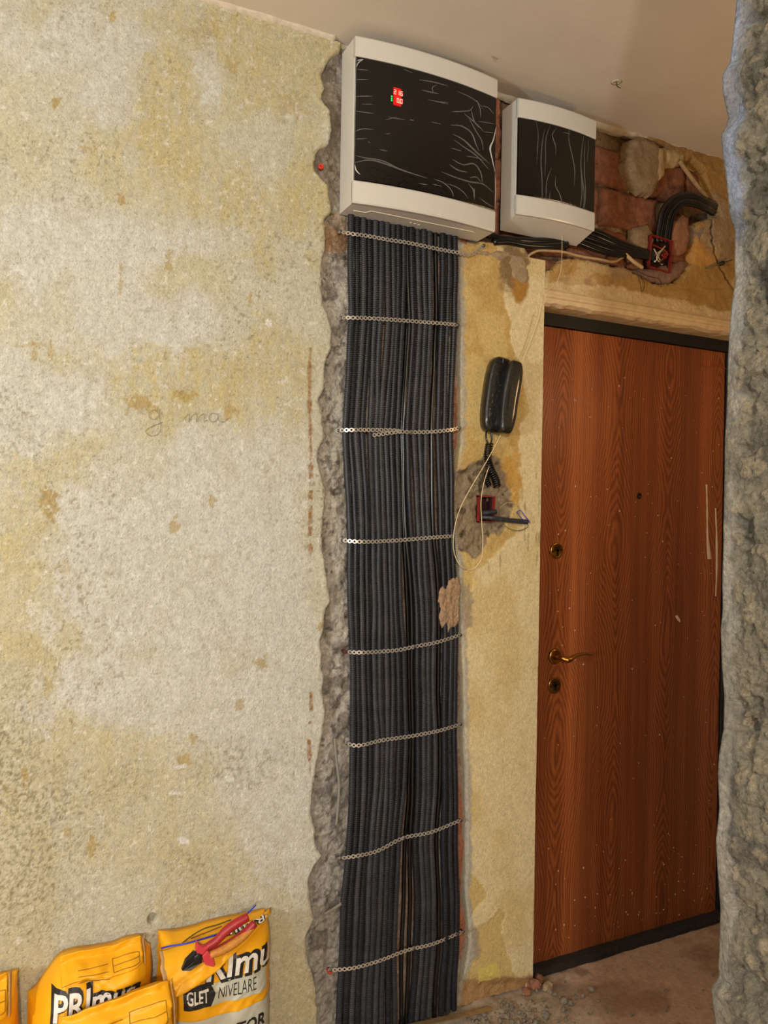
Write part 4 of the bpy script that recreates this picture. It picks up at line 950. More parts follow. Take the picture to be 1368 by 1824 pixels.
wthing('cord_lead', W3([(876, 770, -.03), (876, 782, -.03), (872, 796, -.03)]), .0026, CABLEP, 'short black lead from handset to coiled cord, door side', 'wire')
wthing('cream_wire', W3([(967, 525, -.016), (961, 560, -.018), (948, 600, -.018), (930, 650, -.02), (924, 690, -.02), (905, 745, -.022), (884, 790, -.04), (862, 830, -.045), (838, 870, -.048), (820, 905, -.05), (809, 945, -.05), (809, 985, -.045), (822, 1010, -.035), (832, 1015, -.022)]), .0014, CREAMW, 'cream wire running from the door corner and looping over the conduits')
wthing('cream_wire', W3([(872, 828, -.035), (862, 860, -.045), (857, 890, -.048), (858, 930, -.045), (860, 970, -.04), (855, 1000, -.034), (842, 1014, -.026), (828, 1014, -.022), (817, 1003, -.022)]), .0014, CREAMW, 'cream wire hanging in front of the red flush box')
wthing('thin_wire', W3([(950, 560, -.016), (936, 610, -.018), (922, 650, -.02), (921, 660, -.02)]), .0010, OLDCAB, 'thin brown wire running down to the handset top')
wthing('thin_wire', W3([(890, 905, -.02), (902, 896, -.03), (918, 898, -.034), (926, 908, -.03), (925, 915, -.03)]), .0010, OLDCAB, 'thin looped bare wire beside the open flush box')
wthing('thin_wire', W3([(889, 915, -.03), (894, 930, -.036), (910, 943, -.036), (930, 944, -.034), (941, 936, -.03), (934, 928, -.028)]), .0010, BROWNW, 'thin green wire loop under the short conduit stub')
wthing('blue_wire', W3([(936, 930, -.03), (925, 918, -.036), (921, 912, -.038), (926, 909, -.038), (934, 918, -.036), (940, 925, -.034), (944, 931, -.03)]), .0014, BLUEW, 'short blue wire end curling at the conduit stub tip')

# flush boxes
def flush_box(name, c, w, h, depth, y, label, tilt=0.0):
    root = empty(name, (c[0], y, c[2])); tag(root, label, 'junction box'); root.rotation_euler = (0, tilt, 0); t = .0028
    def ring(y0, y1, t): return B().box((-w, y0, -h), (-w+t, y1, h)).box((w-t, y0, -h), (w, y1, h)).box((-w, y0, h-t), (w, y1, h)).box((-w, y0, -h), (w, y1, -h+t))
    ring(0, .012, t).obj('box_rim', REDB, root)
    ring(.012, depth, t).box((-w, depth-.002, -h), (w, depth, h)).obj('box_inside', M('shaded_red', (52, 16, 14), rough=.8), root); return root  # inside walls in a darker red: the shade of the recess is painted in
fb2 = flush_box('flush_box', bx2, BXW-.001, BXH-.001, .045, YR-.002, 'open red flush box in grey mortar below the handset')
jb = PY(1177, 452, -.012)
fb1 = flush_box('flush_box', jb, .050, .056, .028, -.014, 'open red flush box full of wires above the door', 0.06)
# wires inside
rr = random.Random(9)
for i, (mt_, nm) in enumerate([(REDP, 'red'), (PRINTW, 'white'), (CREAMW, 'cream'), (REDP, 'second red'), (CABLEP, 'black'), (BROWNW, 'green')]):
    pts = [jb+np.array([rr.uniform(-.035, .035), rr.uniform(-.004, .025), rr.uniform(-.04, .04)]) for _ in range(4)]
    wthing('box_wire', pts, .0022, mt_, f'short {nm} wire end bent inside the flush box above the door', 'wire', 24)
# conduit stub out of the lower box
for k, (a, b) in enumerate((([(856, 921, .0), (872, 922, -.02), (900, 926, -.03), (941, 930, -.026)], 'longer corrugated conduit stub reaching right out of the lower flush box'), ([(858, 914, .0), (868, 913, -.016), (886, 911, -.024)], 'shorter corrugated conduit stub in the mouth of the lower flush box'))):
    P = spline(W3(a), 50); org = P[0].copy(); v, f = ribbed(P-org, .0075, .0042, .0014, 10); o = mesh('conduit_stub', v, f, BLACKP, None); o.location = org; tag(o, b, 'conduit')

# ------------------------------------------------------------------ cables above the door
for k in range(5):
    o_ = k*.012
    a = [(1030, 404+k*7, -.02+.004*(k % 2)), (1060, 412+k*8, -.02+.006*(k % 2)), (1100, 430+k*6, -.018), (1135, 444+k*3, -.012), (1162, 452+k*2.4, .0)]
    wthing('feed_cable', W3(a), .0095, CABLEP, ['topmost', 'second from top', 'middle', 'second from bottom', 'bottom'][k]+' thick black cable between the smaller panel and flush box', 'cable', 40, 10, 'thick cables into the flush box')
for k in range(4):
    s = k*7
    a = [(1170+s, 432, .005), (1174+s*1.0, 400, -.004), (1181+s*.95, 372+s*.35, -.012), (1200+s*.7, 352+s*.6, -.02), (1228+s*.3, 346+s*.9, -.022), (1256, 357+s*.75, -.018), (1279-s*.5, 368+s*.6, .012)]
    wthing('arched_cable', W3(a), .0085, TAPE if k % 2 == 0 else CABLEP, ['outermost', 'second', 'third', 'innermost'][k]+' glossy black cable arching above the flush box', 'cable', 50, 10, 'cables arching out of the flush box')
P = spline(W3([(1190, 400, -.02), (1206, 376, -.03), (1232, 364, -.034), (1262, 374, -.03)]), 30)
wthing('old_cable', W3([(937, 472, -.004), (940, 458, -.012), (952, 449, -.016), (982, 447, -.018), (1005, 449, -.016), (1027, 455, -.016), (1068, 462, -.018), (1095, 466, -.018), (1112, 457, -.016)]), .0042, OLDCAB, 'old cream cable lying along the torn plaster under the smaller panel', 'cable', 60, 8)
wthing('old_cable', W3([(1113, 452, -.02), (1126, 464, -.022), (1144, 477, -.012)]), .0062, M('pale_sleeve', (206, 180, 132), rough=.7), 'short pale cable sleeve beside the flush box above the door', 'cable', 20, 8)
wthing('old_cable', W3([(1210, 287, -.012), (1228, 312, -.02), (1243, 332, -.02), (1259, 351, -.006)]), .0075, OLDCAB, 'tan old cable stub slanting out of the broken plaster', 'cable', 30, 8)
wthing('hanging_thread', W3([(1001, 420, -.07), (1001, 450, -.06), (999, 480, -.045), (990, 505, -.042), (972, 520, -.04)]), .0008, M('pale_thread', (220, 200, 170)), 'pale thread hanging from the smaller panel', 'thread', 30, 5)
wthing('tangled_wire', W3([(1133, 478, -.015), (1139, 500, -.02), (1144, 519, -.018), (1148, 508, -.018), (1141, 490, -.02)]), .0009, DARK, 'thin black wire loop dangling below the flush box', 'wire', 30, 5)
wthing('tangled_wire', W3([(1135, 482, -.016), (1155, 492, -.02), (1176, 500, -.02), (1178, 512, -.018)]), .0009, DARK, 'thin black wire trailing along the torn edge below flush box', 'wire', 30, 5)
nl = PY(1286, 469, -.02); root = empty('wall_anchor', nl); tag(root, 'dark metal anchor pin sticking out beside the plaster crack', 'anchor')
q0, q1 = PY(1258, 478, -.012)-nl, PY(1304, 463, -.03)-nl
v, f = tube_mesh(np.array([q0, (q0+q1)*.5, q1]), .0022, 8); mesh('pin', v, f, DSTEEL, root, True)
B().lathe([(.007, -.008), (.008, 0), (.007, .008)], (0, 0, 0), tuple(q1-q0), 10).obj('collar', BLACKM, root, True)
wthing('conduit_bend', W3([(878, 432, -.012), (900, 430, -.016), (935, 436, -.018), (965, 438, -.02), (1010, 436, -.02)]), .011, CABLEP, 'black conduit passing behind the smaller panel from the bundle', 'conduit', 30, 10)
wthing('conduit_bend', W3([(868, 418, -.012), (890, 424, -.014), (930, 428, -.016), (1010, 428, -.016)]), .010, CABLEP, 'upper black conduit passing between the two panels', 'conduit', 30, 10)
# anchors: red wall plug and old cables in the chase
rp = PY(571, 300, -.006); root = empty('wall_plug', rp); tag(root, 'red plastic wall plug in the chase beside the large panel', 'wall plug')
B().lathe([(.0062, .02), (.0062, -.010), (.0074, -.011), (.0074, -.014), (.004, -.0145), (.004, -.006)], (0, 0, 0), (0.25, 1, 0), 12).obj('plug_body', M('plug_red', (206, 48, 34), rough=.45), root, True)
rp = PY(586, 1729, .0); o = B().lathe([(.005, .02), (.005, -.012), (.003, -.013)], (0, 0, 0), (0, 1, 0), 12).obj('wall_plug', MATS['plug_red'], None, True); o.location = rp; tag(o, 'red plastic wall plug at the end of the lowest strap', 'wall plug')
rp = PY(613, 1160, -.002); o = B().lathe([(.005, .02), (.005, -.012), (.003, -.013)], (0, 0, 0), (0, 1, 0), 12).obj('wall_plug', M('plug_maroon', (86, 26, 26), rough=.6), None, True); o.location = rp; tag(o, 'dark red wall plug beside the strap under the mortar smear', 'wall plug')
wthing('chase_wire', W3([(596, 1315, -.006), (599, 1350, -.010), (604, 1400, -.010), (602, 1440, -.008), (599, 1470, -.004)]), .0040, M('grey_wire', (132, 126, 116), rough=.85), 'old grey cable half buried in the chase mortar', 'cable', 40, 8)
wthing('chase_wire', W3([(578, 1628, -.004), (592, 1620, -.012), (610, 1608, -.012)]), .0042, MATS['grey_wire'], 'grey cable stub sticking out of chase mortar low down', 'cable', 20, 8)

# pencil writing on the plaster
def pen(name, strokes):
    b = B()
    for s in strokes: b.tube(spline([PY(x, y, YL-.003) for x, y in s], 40), .0006, 5)
    o = b.obj(name, PENCIL, wall, True)
pen('pencil_writing', [[(283, 737), (275, 730), (266, 736), (266, 744), (276, 747), (284, 738), (285, 728), (284, 745), (287, 760), (280, 774), (266, 776), (259, 768), (270, 760), (290, 752)],
                       [(325, 752), (330, 742), (336, 738), (336, 752), (343, 740), (350, 736), (350, 752), (357, 740), (363, 737), (364, 750), (370, 748)],
                       [(388, 738), (378, 736), (372, 745), (378, 752), (387, 746), (389, 737), (389, 748), (396, 752), (408, 744)]])

# ------------------------------------------------------------------ sacks
def text_mesh(body, size, bold=0.0, shear=0.0, spacing=1.0):
    cu = bpy.data.curves.new('t', 'FONT'); cu.body = body; cu.size = size; cu.offset = bold; cu.shear = shear; cu.space_character = spacing; cu.resolution_u = 3
    o = bpy.data.objects.new('t', cu); COL.objects.link(o); bpy.context.view_layer.update()
    me = bpy.data.meshes.new_from_object(o.evaluated_get(bpy.context.evaluated_depsgraph_get())); bpy.data.objects.remove(o)
    bm = bmesh.new(); bm.from_mesh(me); bmesh.ops.triangulate(bm, faces=bm.faces)
    for _ in range(3):
        e = [x for x in bm.edges if x.calc_length() > .012]
        if e: bmesh.ops.subdivide_edges(bm, edges=e, cuts=1); bmesh.ops.triangulate(bm, faces=bm.faces)
    v = np.array([x.co[:] for x in bm.verts]); bm.verts.index_update(); f = [[q.index for q in x.verts] for x in bm.faces]; bm.free()
    return v, f
class Sack:
    def __init__(s, X0, X1, ztop, yback, depth, seed, label, lean=0.0, shoulder=.05, dl=.0, dr=.0, tilt=.0, wl=.28, wk=1.0):
        s.X0, s.X1, s.zt, s.yb, s.d, s.seed, s.lean, s.sh = X0, X1, ztop, yback, depth, seed, lean, shoulder; s.dl, s.dr, s.tilt, s.wl, s.wk = dl, dr, tilt, wl, wk; s.grid = None
        s.root = empty('cement_sack', ((X0+X1)/2, yback-depth/2, 0)); tag(s.root, label, 'sack', 'yellow sacks against the wall')
        n, m = 70, 90
        us = np.linspace(0, 1, n); zs = np.linspace(0, 1, m); U, Vv = np.meshgrid(us, zs)
        X = X0+(X1-X0)*U; Z = s.top(X)*Vv
        Yf = s.raw(X, Z); s.grid = Yf; s.n, s.m = n, m; Yb = yback+0*X
        X = X+.004*fbm(Z/.05, U*2, 0, 3, seed+9)*np.where(U < .5, -1, 1)*(np.abs(2*U-1)**3)
        v = np.concatenate([np.stack([X, Yf, Z], -1).reshape(-1, 3), np.stack([X, np.maximum(Yb, Yf), Z], -1).reshape(-1, 3)])
        i = np.arange(n*m).reshape(m, n); q = np.stack([i[:-1, :-1], i[:-1, 1:], i[1:, 1:], i[1:, :-1]], -1).reshape(-1, 4)
        f = q.tolist()+(q[:, ::-1]+n*m).tolist(); N_ = n*m
        for j in range(m-1):
            f.append([i[j, 0], i[j+1, 0], i[j+1, 0]+N_, i[j, 0]+N_]); f.append([i[j, n-1], i[j, n-1]+N_, i[j+1, n-1]+N_, i[j+1, n-1]])
        for k in range(n-1): f.append([i[m-1, k], i[m-1, k+1], i[m-1, k+1]+N_, i[m-1, k]+N_])
        s.part('sack_body', v, f, BAGY, True)
    def top(s, X):
        u = np.clip((X-s.X0)/(s.X1-s.X0), 0, 1)
        return s.zt-s.dl*(1-sstep(0, s.wl, u))-s.dr*sstep(.88, 1, u)-s.tilt*(1-u)+.004*vnoise(X/.04, 0*X, s.seed, s.seed)
    def front(s, X, Z):          # the built surface, read back from its grid
        X = np.asarray(X, float); Z = np.asarray(Z, float)
        a = np.clip((X-s.X0)/(s.X1-s.X0), 0, 1)*(s.n-1); b = np.clip(Z/s.top(X), 0, 1)*(s.m-1)
        i = np.minimum(a.astype(int), s.n-2); j = np.minimum(b.astype(int), s.m-2); fa, fb = a-i, b-j; G = s.grid
        return G[j, i]*(1-fa)*(1-fb)+G[j, i+1]*fa*(1-fb)+G[j+1, i]*(1-fa)*fb+G[j+1, i+1]*fa*fb
    def raw(s, X, Z):
        u = np.clip((X-s.X0)/(s.X1-s.X0), 0, 1); e = np.clip(1-np.abs(2*u-1)**4.5, 0, 1)**.5
        zt = s.top(X); t = np.clip((zt-Z)/s.sh, 0, 1); top = .18+.82*np.sqrt(np.clip(1-(1-t)**2, 0, 1))
        wr = .012*fbm(X/.11, Z/.09, s.seed, 3, s.seed)+.006*np.abs(fbm(X/.035, Z/.05, s.seed, 3, s.seed+1))
        fold = .014*np.abs(vnoise(X/.06+Z/.05, Z/.10-X/.2, s.seed, s.seed+4))+.006*(1-np.abs(vnoise(X/.035-Z/.03, Z/.06, s.seed, s.seed+6)))**3
        return s.yb-s.d*e*top*(.92+.08*np.sin(Z*9))-s.wk*(wr+fold)*e*np.clip((zt-Z)/.03, .1, 1)
    def part(s, name, v, f, mat, smooth=False, parent=None):
        o = mesh(name, np.asarray(v, float)-np.array(s.root.location), f, mat, parent or s.root, smooth); return o
    def text(s, body, x, z, size, mat, off, bold=0, shear=0, slope=0.0, name='print', stretch=1.0, flip=False):
        v, f = text_mesh(body, size, bold, shear)
        X = x+v[:, 0]*stretch; Z = z+v[:, 1]+slope*v[:, 0]
        return s.part(name, np.stack([X, s.front(X, Z)-off, Z], 1), f, mat)
    def quad(s, P, mat, off, name='print'):
        P = np.array(P); n, m = 90, 40; U, Vv = np.meshgrid(np.linspace(0, 1, n), np.linspace(0, 1, m)); U, Vv = U[..., None], Vv[..., None]
        Q = (P[0]*(1-U)+P[1]*U)*(1-Vv)+(P[3]*(1-U)+P[2]*U)*Vv; X, Z = Q[..., 0].ravel(), Q[..., 1].ravel()
        i = np.arange(n*m).reshape(m, n); q = np.stack([i[:-1, :-1], i[:-1, 1:], i[1:, 1:], i[1:, :-1]], -1).reshape(-1, 4)
        return s.part(name, np.stack([X, s.front(X, Z)-off, Z], 1), q, mat, True)
    def flap(s, fn, n=50, m=24, name='folded_top', mat=BAGY, thick=.003):
        U, Vv = np.meshgrid(np.linspace(0, 1, n), np.linspace(0, 1, m)); X, Y, Z = fn(U, Vv)
        A = np.stack([X, Y, Z], -1).reshape(-1, 3); i = np.arange(n*m).reshape(m, n); q = np.stack([i[:-1, :-1], i[:-1, 1:], i[1:, 1:], i[1:, :-1]], -1).reshape(-1, 4)
        o = s.part(name, A, q, mat, True); md = o.modifiers.new('thick', 'SOLIDIFY'); md.thickness = thick; md.offset = 1
        return o
# right-hand sack under the pliers
def xz(px, py, y): p = PY(px, py, y); return p[0], p[2]
x1, zt4 = xz(487, 1640, -.10); x0, _ = xz(292, 1690, -.12)
s4 = Sack(x0, x1, zt4, -.03, .13, 3, 'yellow and grey sack carrying the pliers, nearest the chase', shoulder=.05, wk=.55)
def onf(s, px, py):          # wall-space x,z of a spot seen on the sack front
    y = s.yb-s.d
    for _ in range(6):
        p = PY(px, py, y); y = float(s.front(np.array(p[0]), np.array(p[2])))
    return p[0], p[2]
g0, g1, g2, g3 = onf(s4, 312, 1824), onf(s4, 486, 1790), onf(s4, 486, 1900), onf(s4, 312, 1900)
zl = onf(s4, 400, 1806)[1]
s4.quad([(s4.X0+.004, .0), (s4.X1-.003, .0), (s4.X1-.003, zl+.004), (s4.X0+.004, zl)], BAGG, .0018, 'grey_print')
bl, br = onf(s4, 326, 1775), onf(s4, 474, 1737); hb = .026
zb = (bl[1]+br[1])/2
s4.quad([(bl[0], zb-hb), (br[0], zb-hb), (br[0], zb+hb), (bl[0], zb+hb)], BAGG, .0022, 'banner_print')
gx = onf(s4, 381, 1765)[0]
s4.quad([(bl[0], zb-hb), (gx-.008, zb-hb), (gx-.008, zb+hb), (bl[0], zb+hb)], PRINTK, .0029, 'banner_print')
s4.quad([(gx-.0082, zb-hb), (gx-.0081, zb-hb), (gx+.004, zb), (gx-.0082, zb+hb)], PRINTK, .0029, 'banner_print')
def fit(s, body, xa, xb, z, h, mat, off, bold, shear, name):
    lim = s.X1-.006
    v, f = text_mesh(body, 1.0, 0, shear); w = v[:, 0].max()-v[:, 0].min(); hh = v[:, 1].max()-v[:, 1].min(); v, f = text_mesh(body, h/hh, bold, shear)
    st = (xb-xa)/(w*h/hh); X = xa+(v[:, 0]-v[:, 0].min())*st; Z = z+v[:, 1]; f = [q for q in f if max(X[i] for i in q) < lim]; return s.part(name, np.stack([X, s.front(X, Z)-off, Z], 1), f, mat)
fit(s4, 'GLET', bl[0]+.007, gx-.014, zb-.014, .028, PRINTW, .0037, .0008, 0, 'lettering')
fit(s4, 'NIVELARE', gx+.010, onf(s4, 457, 1750)[0], zb-.014, .029, PRINTK, .0030, -.0002, .12, 'lettering')
la, lb = onf(s4, 330, 1750)[0], onf(s4, 483, 1710)[0]; lz = onf(s4, 420, 1738)[1]
fit(s4, 'PRImus', la, lb+.004, lz, .066, PRINTK, .0026, .006, .10, 'logo_outline'); fit(s4, 'PRImus', la+.004, lb-.002, lz+.004, .058, PRINTW, .0042, .0015, .10, 'logo_lettering')
ta, tb = onf(s4, 415, 1818)[0], onf(s4, 470, 1810)[0]; fit(s4, 'TOR', ta+.008, tb, onf(s4, 440, 1836)[1], .030, PRINTK, .0030, .0012, .12, 'lettering')
zr4 = zt4
def flap4(U, Vv):
    """mouth folded forward: a wide tongue hanging down on the open end, narrow on the other"""
    L = .030+.082*sstep(.95, .12, U); X = s4.X0-.006*(1-U)+(s4.X1-s4.X0+.006)*U
    a = Vv*L; ridge = s4.zt+.010-.012*sstep(.6, 0, U)
    R = .050                                                        # rolls over a soft edge, then hangs
    th = np.minimum(a/R, 1.15); rest = np.maximum(a-1.15*R, 0)
    Y = s4.yb-.085*(1-.75*U**5)-R*np.sin(th)*(1-.6*U**5)-rest*math.cos(1.15)*.6; Z = ridge-R*(1-np.cos(th))-rest*math.sin(1.15)
    wr = .006*fbm(X/.05, a/.03, 3, 3, 6)+.008*np.abs(vnoise(X/.03+a/.05, a/.05, 0, 9))*sstep(.75, .2, U)
    return X-.02*wr/.006*Vv*(1-U), Y-wr*Vv-.012*Vv*(1-U), Z+wr*.6*Vv
s4.flap(flap4)
# kraft edge of the opened mouth
def lip4(U, Vv):
    X, Y, Z = flap4(.0+.05*Vv, U); return X-.004, Y+.004*Vv-.002, Z-.004*Vv
s4.flap(lip4, 24, 4, 'kraft_edge', BAGP, .002)
# upside-down lettering on the flap
v, f = text_mesh('PRImus', 1.0, 0, 0); vn = v.copy(); vn[:, 0] = (v[:, 0]-v[:, 0].min())/(v[:, 0].max()-v[:, 0].min()); vn[:, 1] = (v[:, 1])/v[:, 1].max()
def flap_text(bold, mat, off, name, pad):
    v, f = text_mesh('PRImus', .03, bold, 0); a = (v[:, 0]-v[:, 0].min())/(v[:, 0].max()-v[:, 0].min()); b = (v[:, 1]-v[:, 1].min())/(v[:, 1].max()-v[:, 1].min())
    U = .99-(a*(.50+2*pad)-pad); L = .030+.082*sstep(.95, .12, U); Vv = np.clip((.004-pad*.03+b*(.024+pad*.06))/L, 0, 1)
    f = [q for q in f if max(U[i] for i in q) < .955]; X, Y, Z = flap4(U, Vv); s4.part(name, np.stack([X, Y-off, Z+off*1.1], 1), f, mat)
flap_text(.0022, PRINTK, .0018, 'logo_outline', .012); flap_text(.0004, PRINTW, .0030, 'logo_lettering', 0)

# two sacks in the middle: one behind, one slumped in front
x0, _ = xz(50, 1780, -.10); x1, zt2 = xz(276, 1686, -.10)
s2 = Sack(x0, x1, zt2, -.03, .12, 8, 'yellow sack standing behind the slumped sack', shoulder=.07, dl=.075, dr=.03)
la, lb = onf(s2, 90, 1800)[0], onf(s2, 238, 1770)[0]; lz = onf(s2, 150, 1804)[1]
la += .004
fit(s2, 'PRImus', la-.006, lb+.008, lz-.004, .056, PRINTK, .0030, .005, .10, 'logo_outline'); fit(s2, 'PRImus', la, lb, lz, .047, PRINTW, .0048, .0015, .10, 'logo_lettering')
def strip(s, ua, ub, L, drop, out, seed, zo=0.0):
    def fn(U, Vv):
        u = ua+(ub-ua)*U; X = s.X0+(s.X1-s.X0)*u; a = Vv*L
        Z = s.top(X)+.3*(s.zt-s.top(X))+.006+zo-a*drop; yb_ = s.front(X, np.minimum(Z, s.top(X)-.004)); Y = np.minimum(s.yb-.02-np.minimum(a*1.6, .05), yb_-out)
        wr = .006*fbm(X/.05, a/.03, seed, 3, seed)+.006*np.abs(vnoise(X/.05+a/.04, a/.05, seed, seed)); return X, Y-wr, Z+wr*.5
    return fn
f2 = strip(s2, .24, .90, .050, .85, .006, 21, .010)
s2.flap(f2)
def strip_print(s, fn, u0, u1, v0, v1, mat=LINEP, rows=3):
    b = B()
    def seg(ua, va, ub, vb):
        P = []
        for t in np.linspace(0, 1, 14):
            X, Y, Z = fn(np.array(ua+(ub-ua)*t), np.array(va+(vb-va)*t)); P.append((float(X), float(Y)-.0016, float(Z)))
        b.tube(P, .0008, 4)
    seg(u0, v0, u1, v0); seg(u1, v0, u1, v1); seg(u1, v1, u0, v1); seg(u0, v1, u0, v0); seg(u0, (v0+v1)/2, u1, (v0+v1)/2)
    for r in range(rows): seg(u0-.42, v0+.12+r*.2, u0-.06, v0+.10+r*.2)
    s.part('printed_table', b.v, b.f, mat)
strip_print(s2, f2, .62, .95, .55, .90)
def kraft(s, fn, u=1.0):
    def g(U, Vv):
        X, Y, Z = fn(np.full(U.shape, u)+0*U, U); return X+.004*Vv+.003, Y+.016*Vv-.001, Z-.004
    s.flap(g, 16, 4, 'kraft_edge', BAGP, .002)
kraft(s2, f2)
x0, _ = xz(98, 1840, -.2); x1, zt3 = xz(318, 1752, -.2)
s3 = Sack(x0, x1, zt3, -.165, .10, 14, 'slumped yellow sack in front, its folded top facing out', shoulder=.06, dl=.02, tilt=.03, dr=.02)
f3 = strip(s3, .04, .92, .085, .9, .006, 31, .014)
def f3b(U, Vv):
    X, Y, Z = f3(U, Vv); return X, Y, Z
s3.flap(f3b); strip_print(s3, f3b, .60, .94, .35, .80); kraft(s3, f3b)
x0, _ = xz(-150, 1790, -.1); x1, zt1 = xz(34, 1752, -.1)
s1 = Sack(x0, x1, zt1, -.03, .12, 19, 'yellow sack at the picture edge, mostly out of view', shoulder=.07)
f1 = strip(s1, .3, .88, .07, .9, .006, 41, .012); s1.flap(f1); strip_print(s1, f1, .62, .97, .4, .85); kraft(s1, f1)

# ------------------------------------------------------------------ side cutters and wire offcuts on the sack
def pliers():
    yF = -.155
    pv = PY(347, 1699, yF-.018); root = empty('side_cutters', pv); tag(root, 'side cutters with red and yellow grips lying on the sack', 'pliers')
    A = lambda px, py, dy=0.0: PY(px, py, yF-.018+dy)-pv
    def grip(name, pts, r, mat, flat=.6):
        P = spline(pts, 40); v, f = tube_mesh(P, 1.15*np.interp(np.linspace(0, 1, 40), np.linspace(0, 1, len(r)), r), 12); o = mesh(name, v, f, mat, root, True); return o
    # jaws
    j = B(); tip = A(323, 1728); 
    for sg, mt_ in ((1, 0), (-1, 0)):
        a, b_, c_, d_ = (A(323, 1728), A(330, 1710), A(346, 1694), A(352, 1704)) if sg == 1 else (A(324, 1729), A(338, 1727), A(360, 1712), A(352, 1704))
        f0 = [a, b_, c_, d_] if sg == 1 else [a, d_, c_, b_]
        v = [p+np.array([0, -.007 if i else -.002, 0]) for i, p in enumerate([a, b_, c_, d_])]+[p+np.array([0, .007, 0]) for p in (a, b_, c_, d_)]
        bb = B().add(v, [(0, 1, 2, 3), (7, 6, 5, 4)]+[(i, i+4, (i+1) % 4+4, (i+1) % 4) for i in range(4)]); bb.obj('jaw', M('blackened_steel', (58, 58, 60), rough=.35, metal=.8), root, bevel=.0015)
    B().lathe([(.011, .009), (.011, -.008), (.009, -.0095), (.003, -.010)], A(352, 1704), (0, 1, 0), 18).obj('pivot', MATS['blackened_steel'], root, True)
    grip('handle', [A(352, 1700), A(368, 1687), A(385, 1676), A(404, 1657), (A(424, 1643)), A(442, 1633)], [.007, .0075, .0085, .0095, .0095, .0085], REDP)
    grip('handle', [A(360, 1708), A(378, 1698), A(400, 1688), A(425, 1672), A(444, 1655), A(454, 1644)], [.008, .009, .010, .010, .0095, .008], REDP)
    grip('grip_overlay', [A(374, 1701, -.004), A(395, 1693, -.005), A(420, 1678, -.005), A(440, 1662, -.004), A(452, 1650, -.003)], [.0075, .009, .0092, .0085, .005], YELP)
    # thumb guards
    def guard(pts, t):
        P = [A(*p) for p in pts]; n = len(P); v = [p+np.array([0, -t, 0]) for p in P]+[p+np.array([0, t, 0]) for p in P]
        B().add(v, [tuple(range(n)), tuple(range(2*n-1, n-1, -1))]+[(i, i+n, (i+1) % n+n, (i+1) % n) for i in range(n)]).obj('finger_guard', M('guard_red', (200, 60, 68), rough=.4), root, bevel=.002)
    guard([(350, 1676), (353, 1679), (362, 1684), (372, 1683), (360, 1697), (357, 1698), (348, 1692)], .009)
    guard([(358, 1700), (368, 1689), (378, 1700), (382, 1716), (378, 1719), (364, 1715)], .011)
pliers()
wthing('blue_wire', W3([(288, 1689, -.10), (304, 1685, -.13), (330, 1681, -.14), (352, 1675, -.14), (376, 1668, -.13), (400, 1660, -.12)]), .0021, BLUEW, 'blue wire offcut lying along the sack top behind the pliers')
wthing('blue_wire', W3([(436, 1632, -.125), (446, 1622, -.12), (456, 1612, -.115)]), .0021, BLUEW, 'blue wire offcut end sticking up behind the red grip')
wthing('dark_wire', W3([(322, 1682, -.09), (340, 1668, -.085), (362, 1655, -.085), (388, 1647, -.085), (412, 1638, -.09)]), .0017, BROWNW, 'dark green wire offcut arching over the sack edge')
wthing('dark_wire', W3([(340, 1672, -.095), (365, 1662, -.095), (395, 1650, -.095)]), .0015, M('brown_wire', (96, 52, 26), rough=.5), 'brown wire offcut tucked behind the pliers')

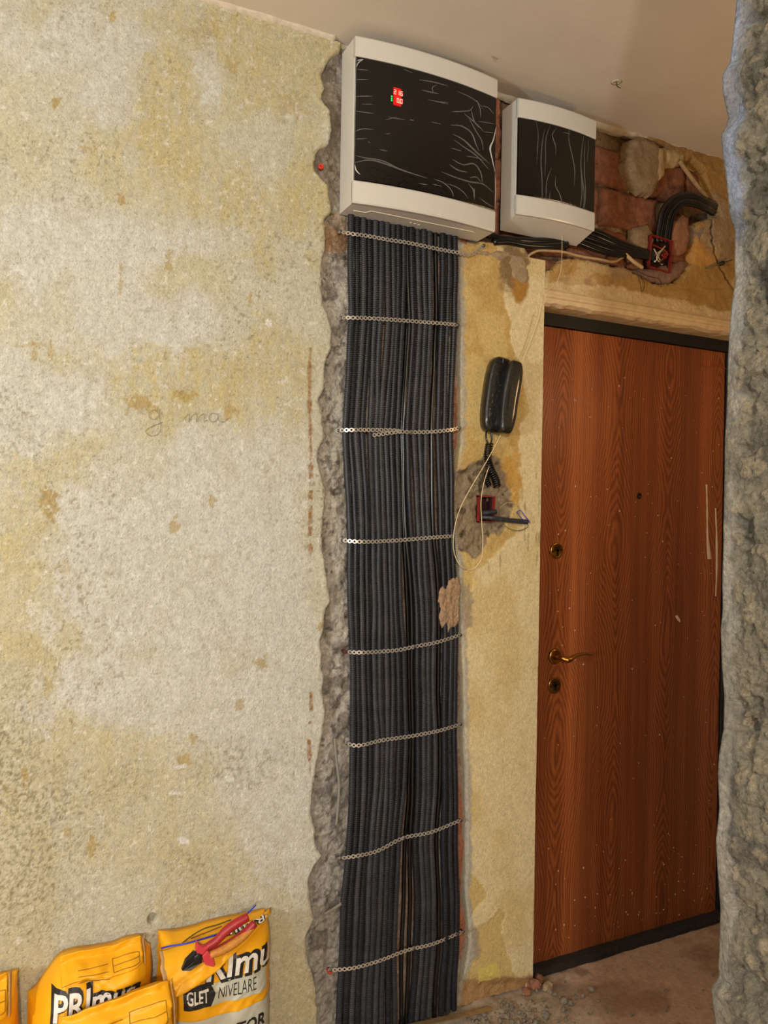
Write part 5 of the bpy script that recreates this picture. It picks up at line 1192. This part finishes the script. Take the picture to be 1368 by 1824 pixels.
# ------------------------------------------------------------------ floor bits
def rail():
    a, b = PZ(790, 1812, .02), PZ(872, 1794, .02); a = a+(a-b)*1.5; org = a.copy(); d = (b-a); L = np.linalg.norm(d); d /= L; ang = math.atan2(d[1], d[0])
    o = B().box((0, -.004, -.012), (L, 0, .004)).box((0, -.022, .002), (L, -.002, .004)).obj('metal_rail', M('tan_metal', (168, 138, 100), rough=.4, metal=.6, var=.2, vscale=60), None, bevel=.0006)
    o.location = org; o.rotation_euler = (0, 0, ang); tag(o, 'narrow metal angle rail on the floor in front of the conduits', 'rail')
rail()
def rock(b, c, r, seed, flat=.7):
    bm = bmesh.new(); bmesh.ops.create_icosphere(bm, subdivisions=1 if r < .012 else 3, radius=1.0); v = np.array([x.co[:] for x in bm.verts]); f = [[q.index for q in x.verts] for x in bm.faces]; bm.free()
    k = 1+.55*fbm(v[:, 0]*1.2+seed*3.1, v[:, 1]*1.2, v[:, 2]*1.2, 3, seed); v = v*k[:, None]*np.array([r, r*.8, r*flat]); a = seed*1.7
    v = np.stack([v[:, 0]*math.cos(a)-v[:, 1]*math.sin(a), v[:, 0]*math.sin(a)+v[:, 1]*math.cos(a), v[:, 2]], 1); b.add(v+np.array(c), f)
rr = random.Random(12); b_ = B()
for i in range(420):
    px = rr.gauss(900, 60); py = rr.gauss(1800, 28)
    p = PZ(px, py, 0)
    if p[1] > -.03 or p[0] < 1.15: continue
    r = abs(rr.gauss(0, .004))+.0015; rock(b_, (p[0], p[1], .0+r*.3), r, i)
for i in range(90):
    px = rr.uniform(980, 1270); p = PZ(px, rr.uniform(1690, 1830), 0)
    if p[1] > .0: continue
    r = abs(rr.gauss(0, .0022))+.001; rock(b_, (p[0], p[1], .0), r, i+500)
ob = b_.obj('rubble', STONE); tag(ob, 'fine rubble and dust grains scattered on the floor by the wall', 'rubble', kind='stuff')
RB = [(950, 1752, .024, 'rust-brown broken brick lump under the door corner', BRICKM), (975, 1757, .020, 'pale mortar lump beside the broken brick at the door corner', TANCH), (938, 1766, .014, 'small brick crumb at the foot of the plaster edge', BRICKM), (962, 1742, .018, 'dark brick crumb tucked under the door sill', BRICKM), (972, 1808, .012, 'small grey stone lying out on the dusty floor', STONE)]
for i, (px, py, r, lab, mt_) in enumerate(RB):
    p = PZ(px, py, r*.5); b_ = B(); rock(b_, (0, 0, 0), r, i+3, .75); o = b_.obj('rubble_lump', mt_, None, r < .015); o.location = p; o.location.z = r*.42; tag(o, lab, 'rubble')

# dark recess box in the concrete at the frame edge
p = PY(1360, 455, -1.25)
kx = float(np.interp(p[2], czs, cex))
q0, q1 = PY(1355, 382, -1.285), PY(1355, 545, -1.285)
o = B().box((kx-.012, -1.36, q1[2]), (kx+.05, -1.283, q0[2])).obj('dark_cable_box', M('dark_brown_plastic', (20, 15, 12), rough=.35), None, bevel=.003); tag(o, 'dark brown box set into the broken concrete edge', 'box')
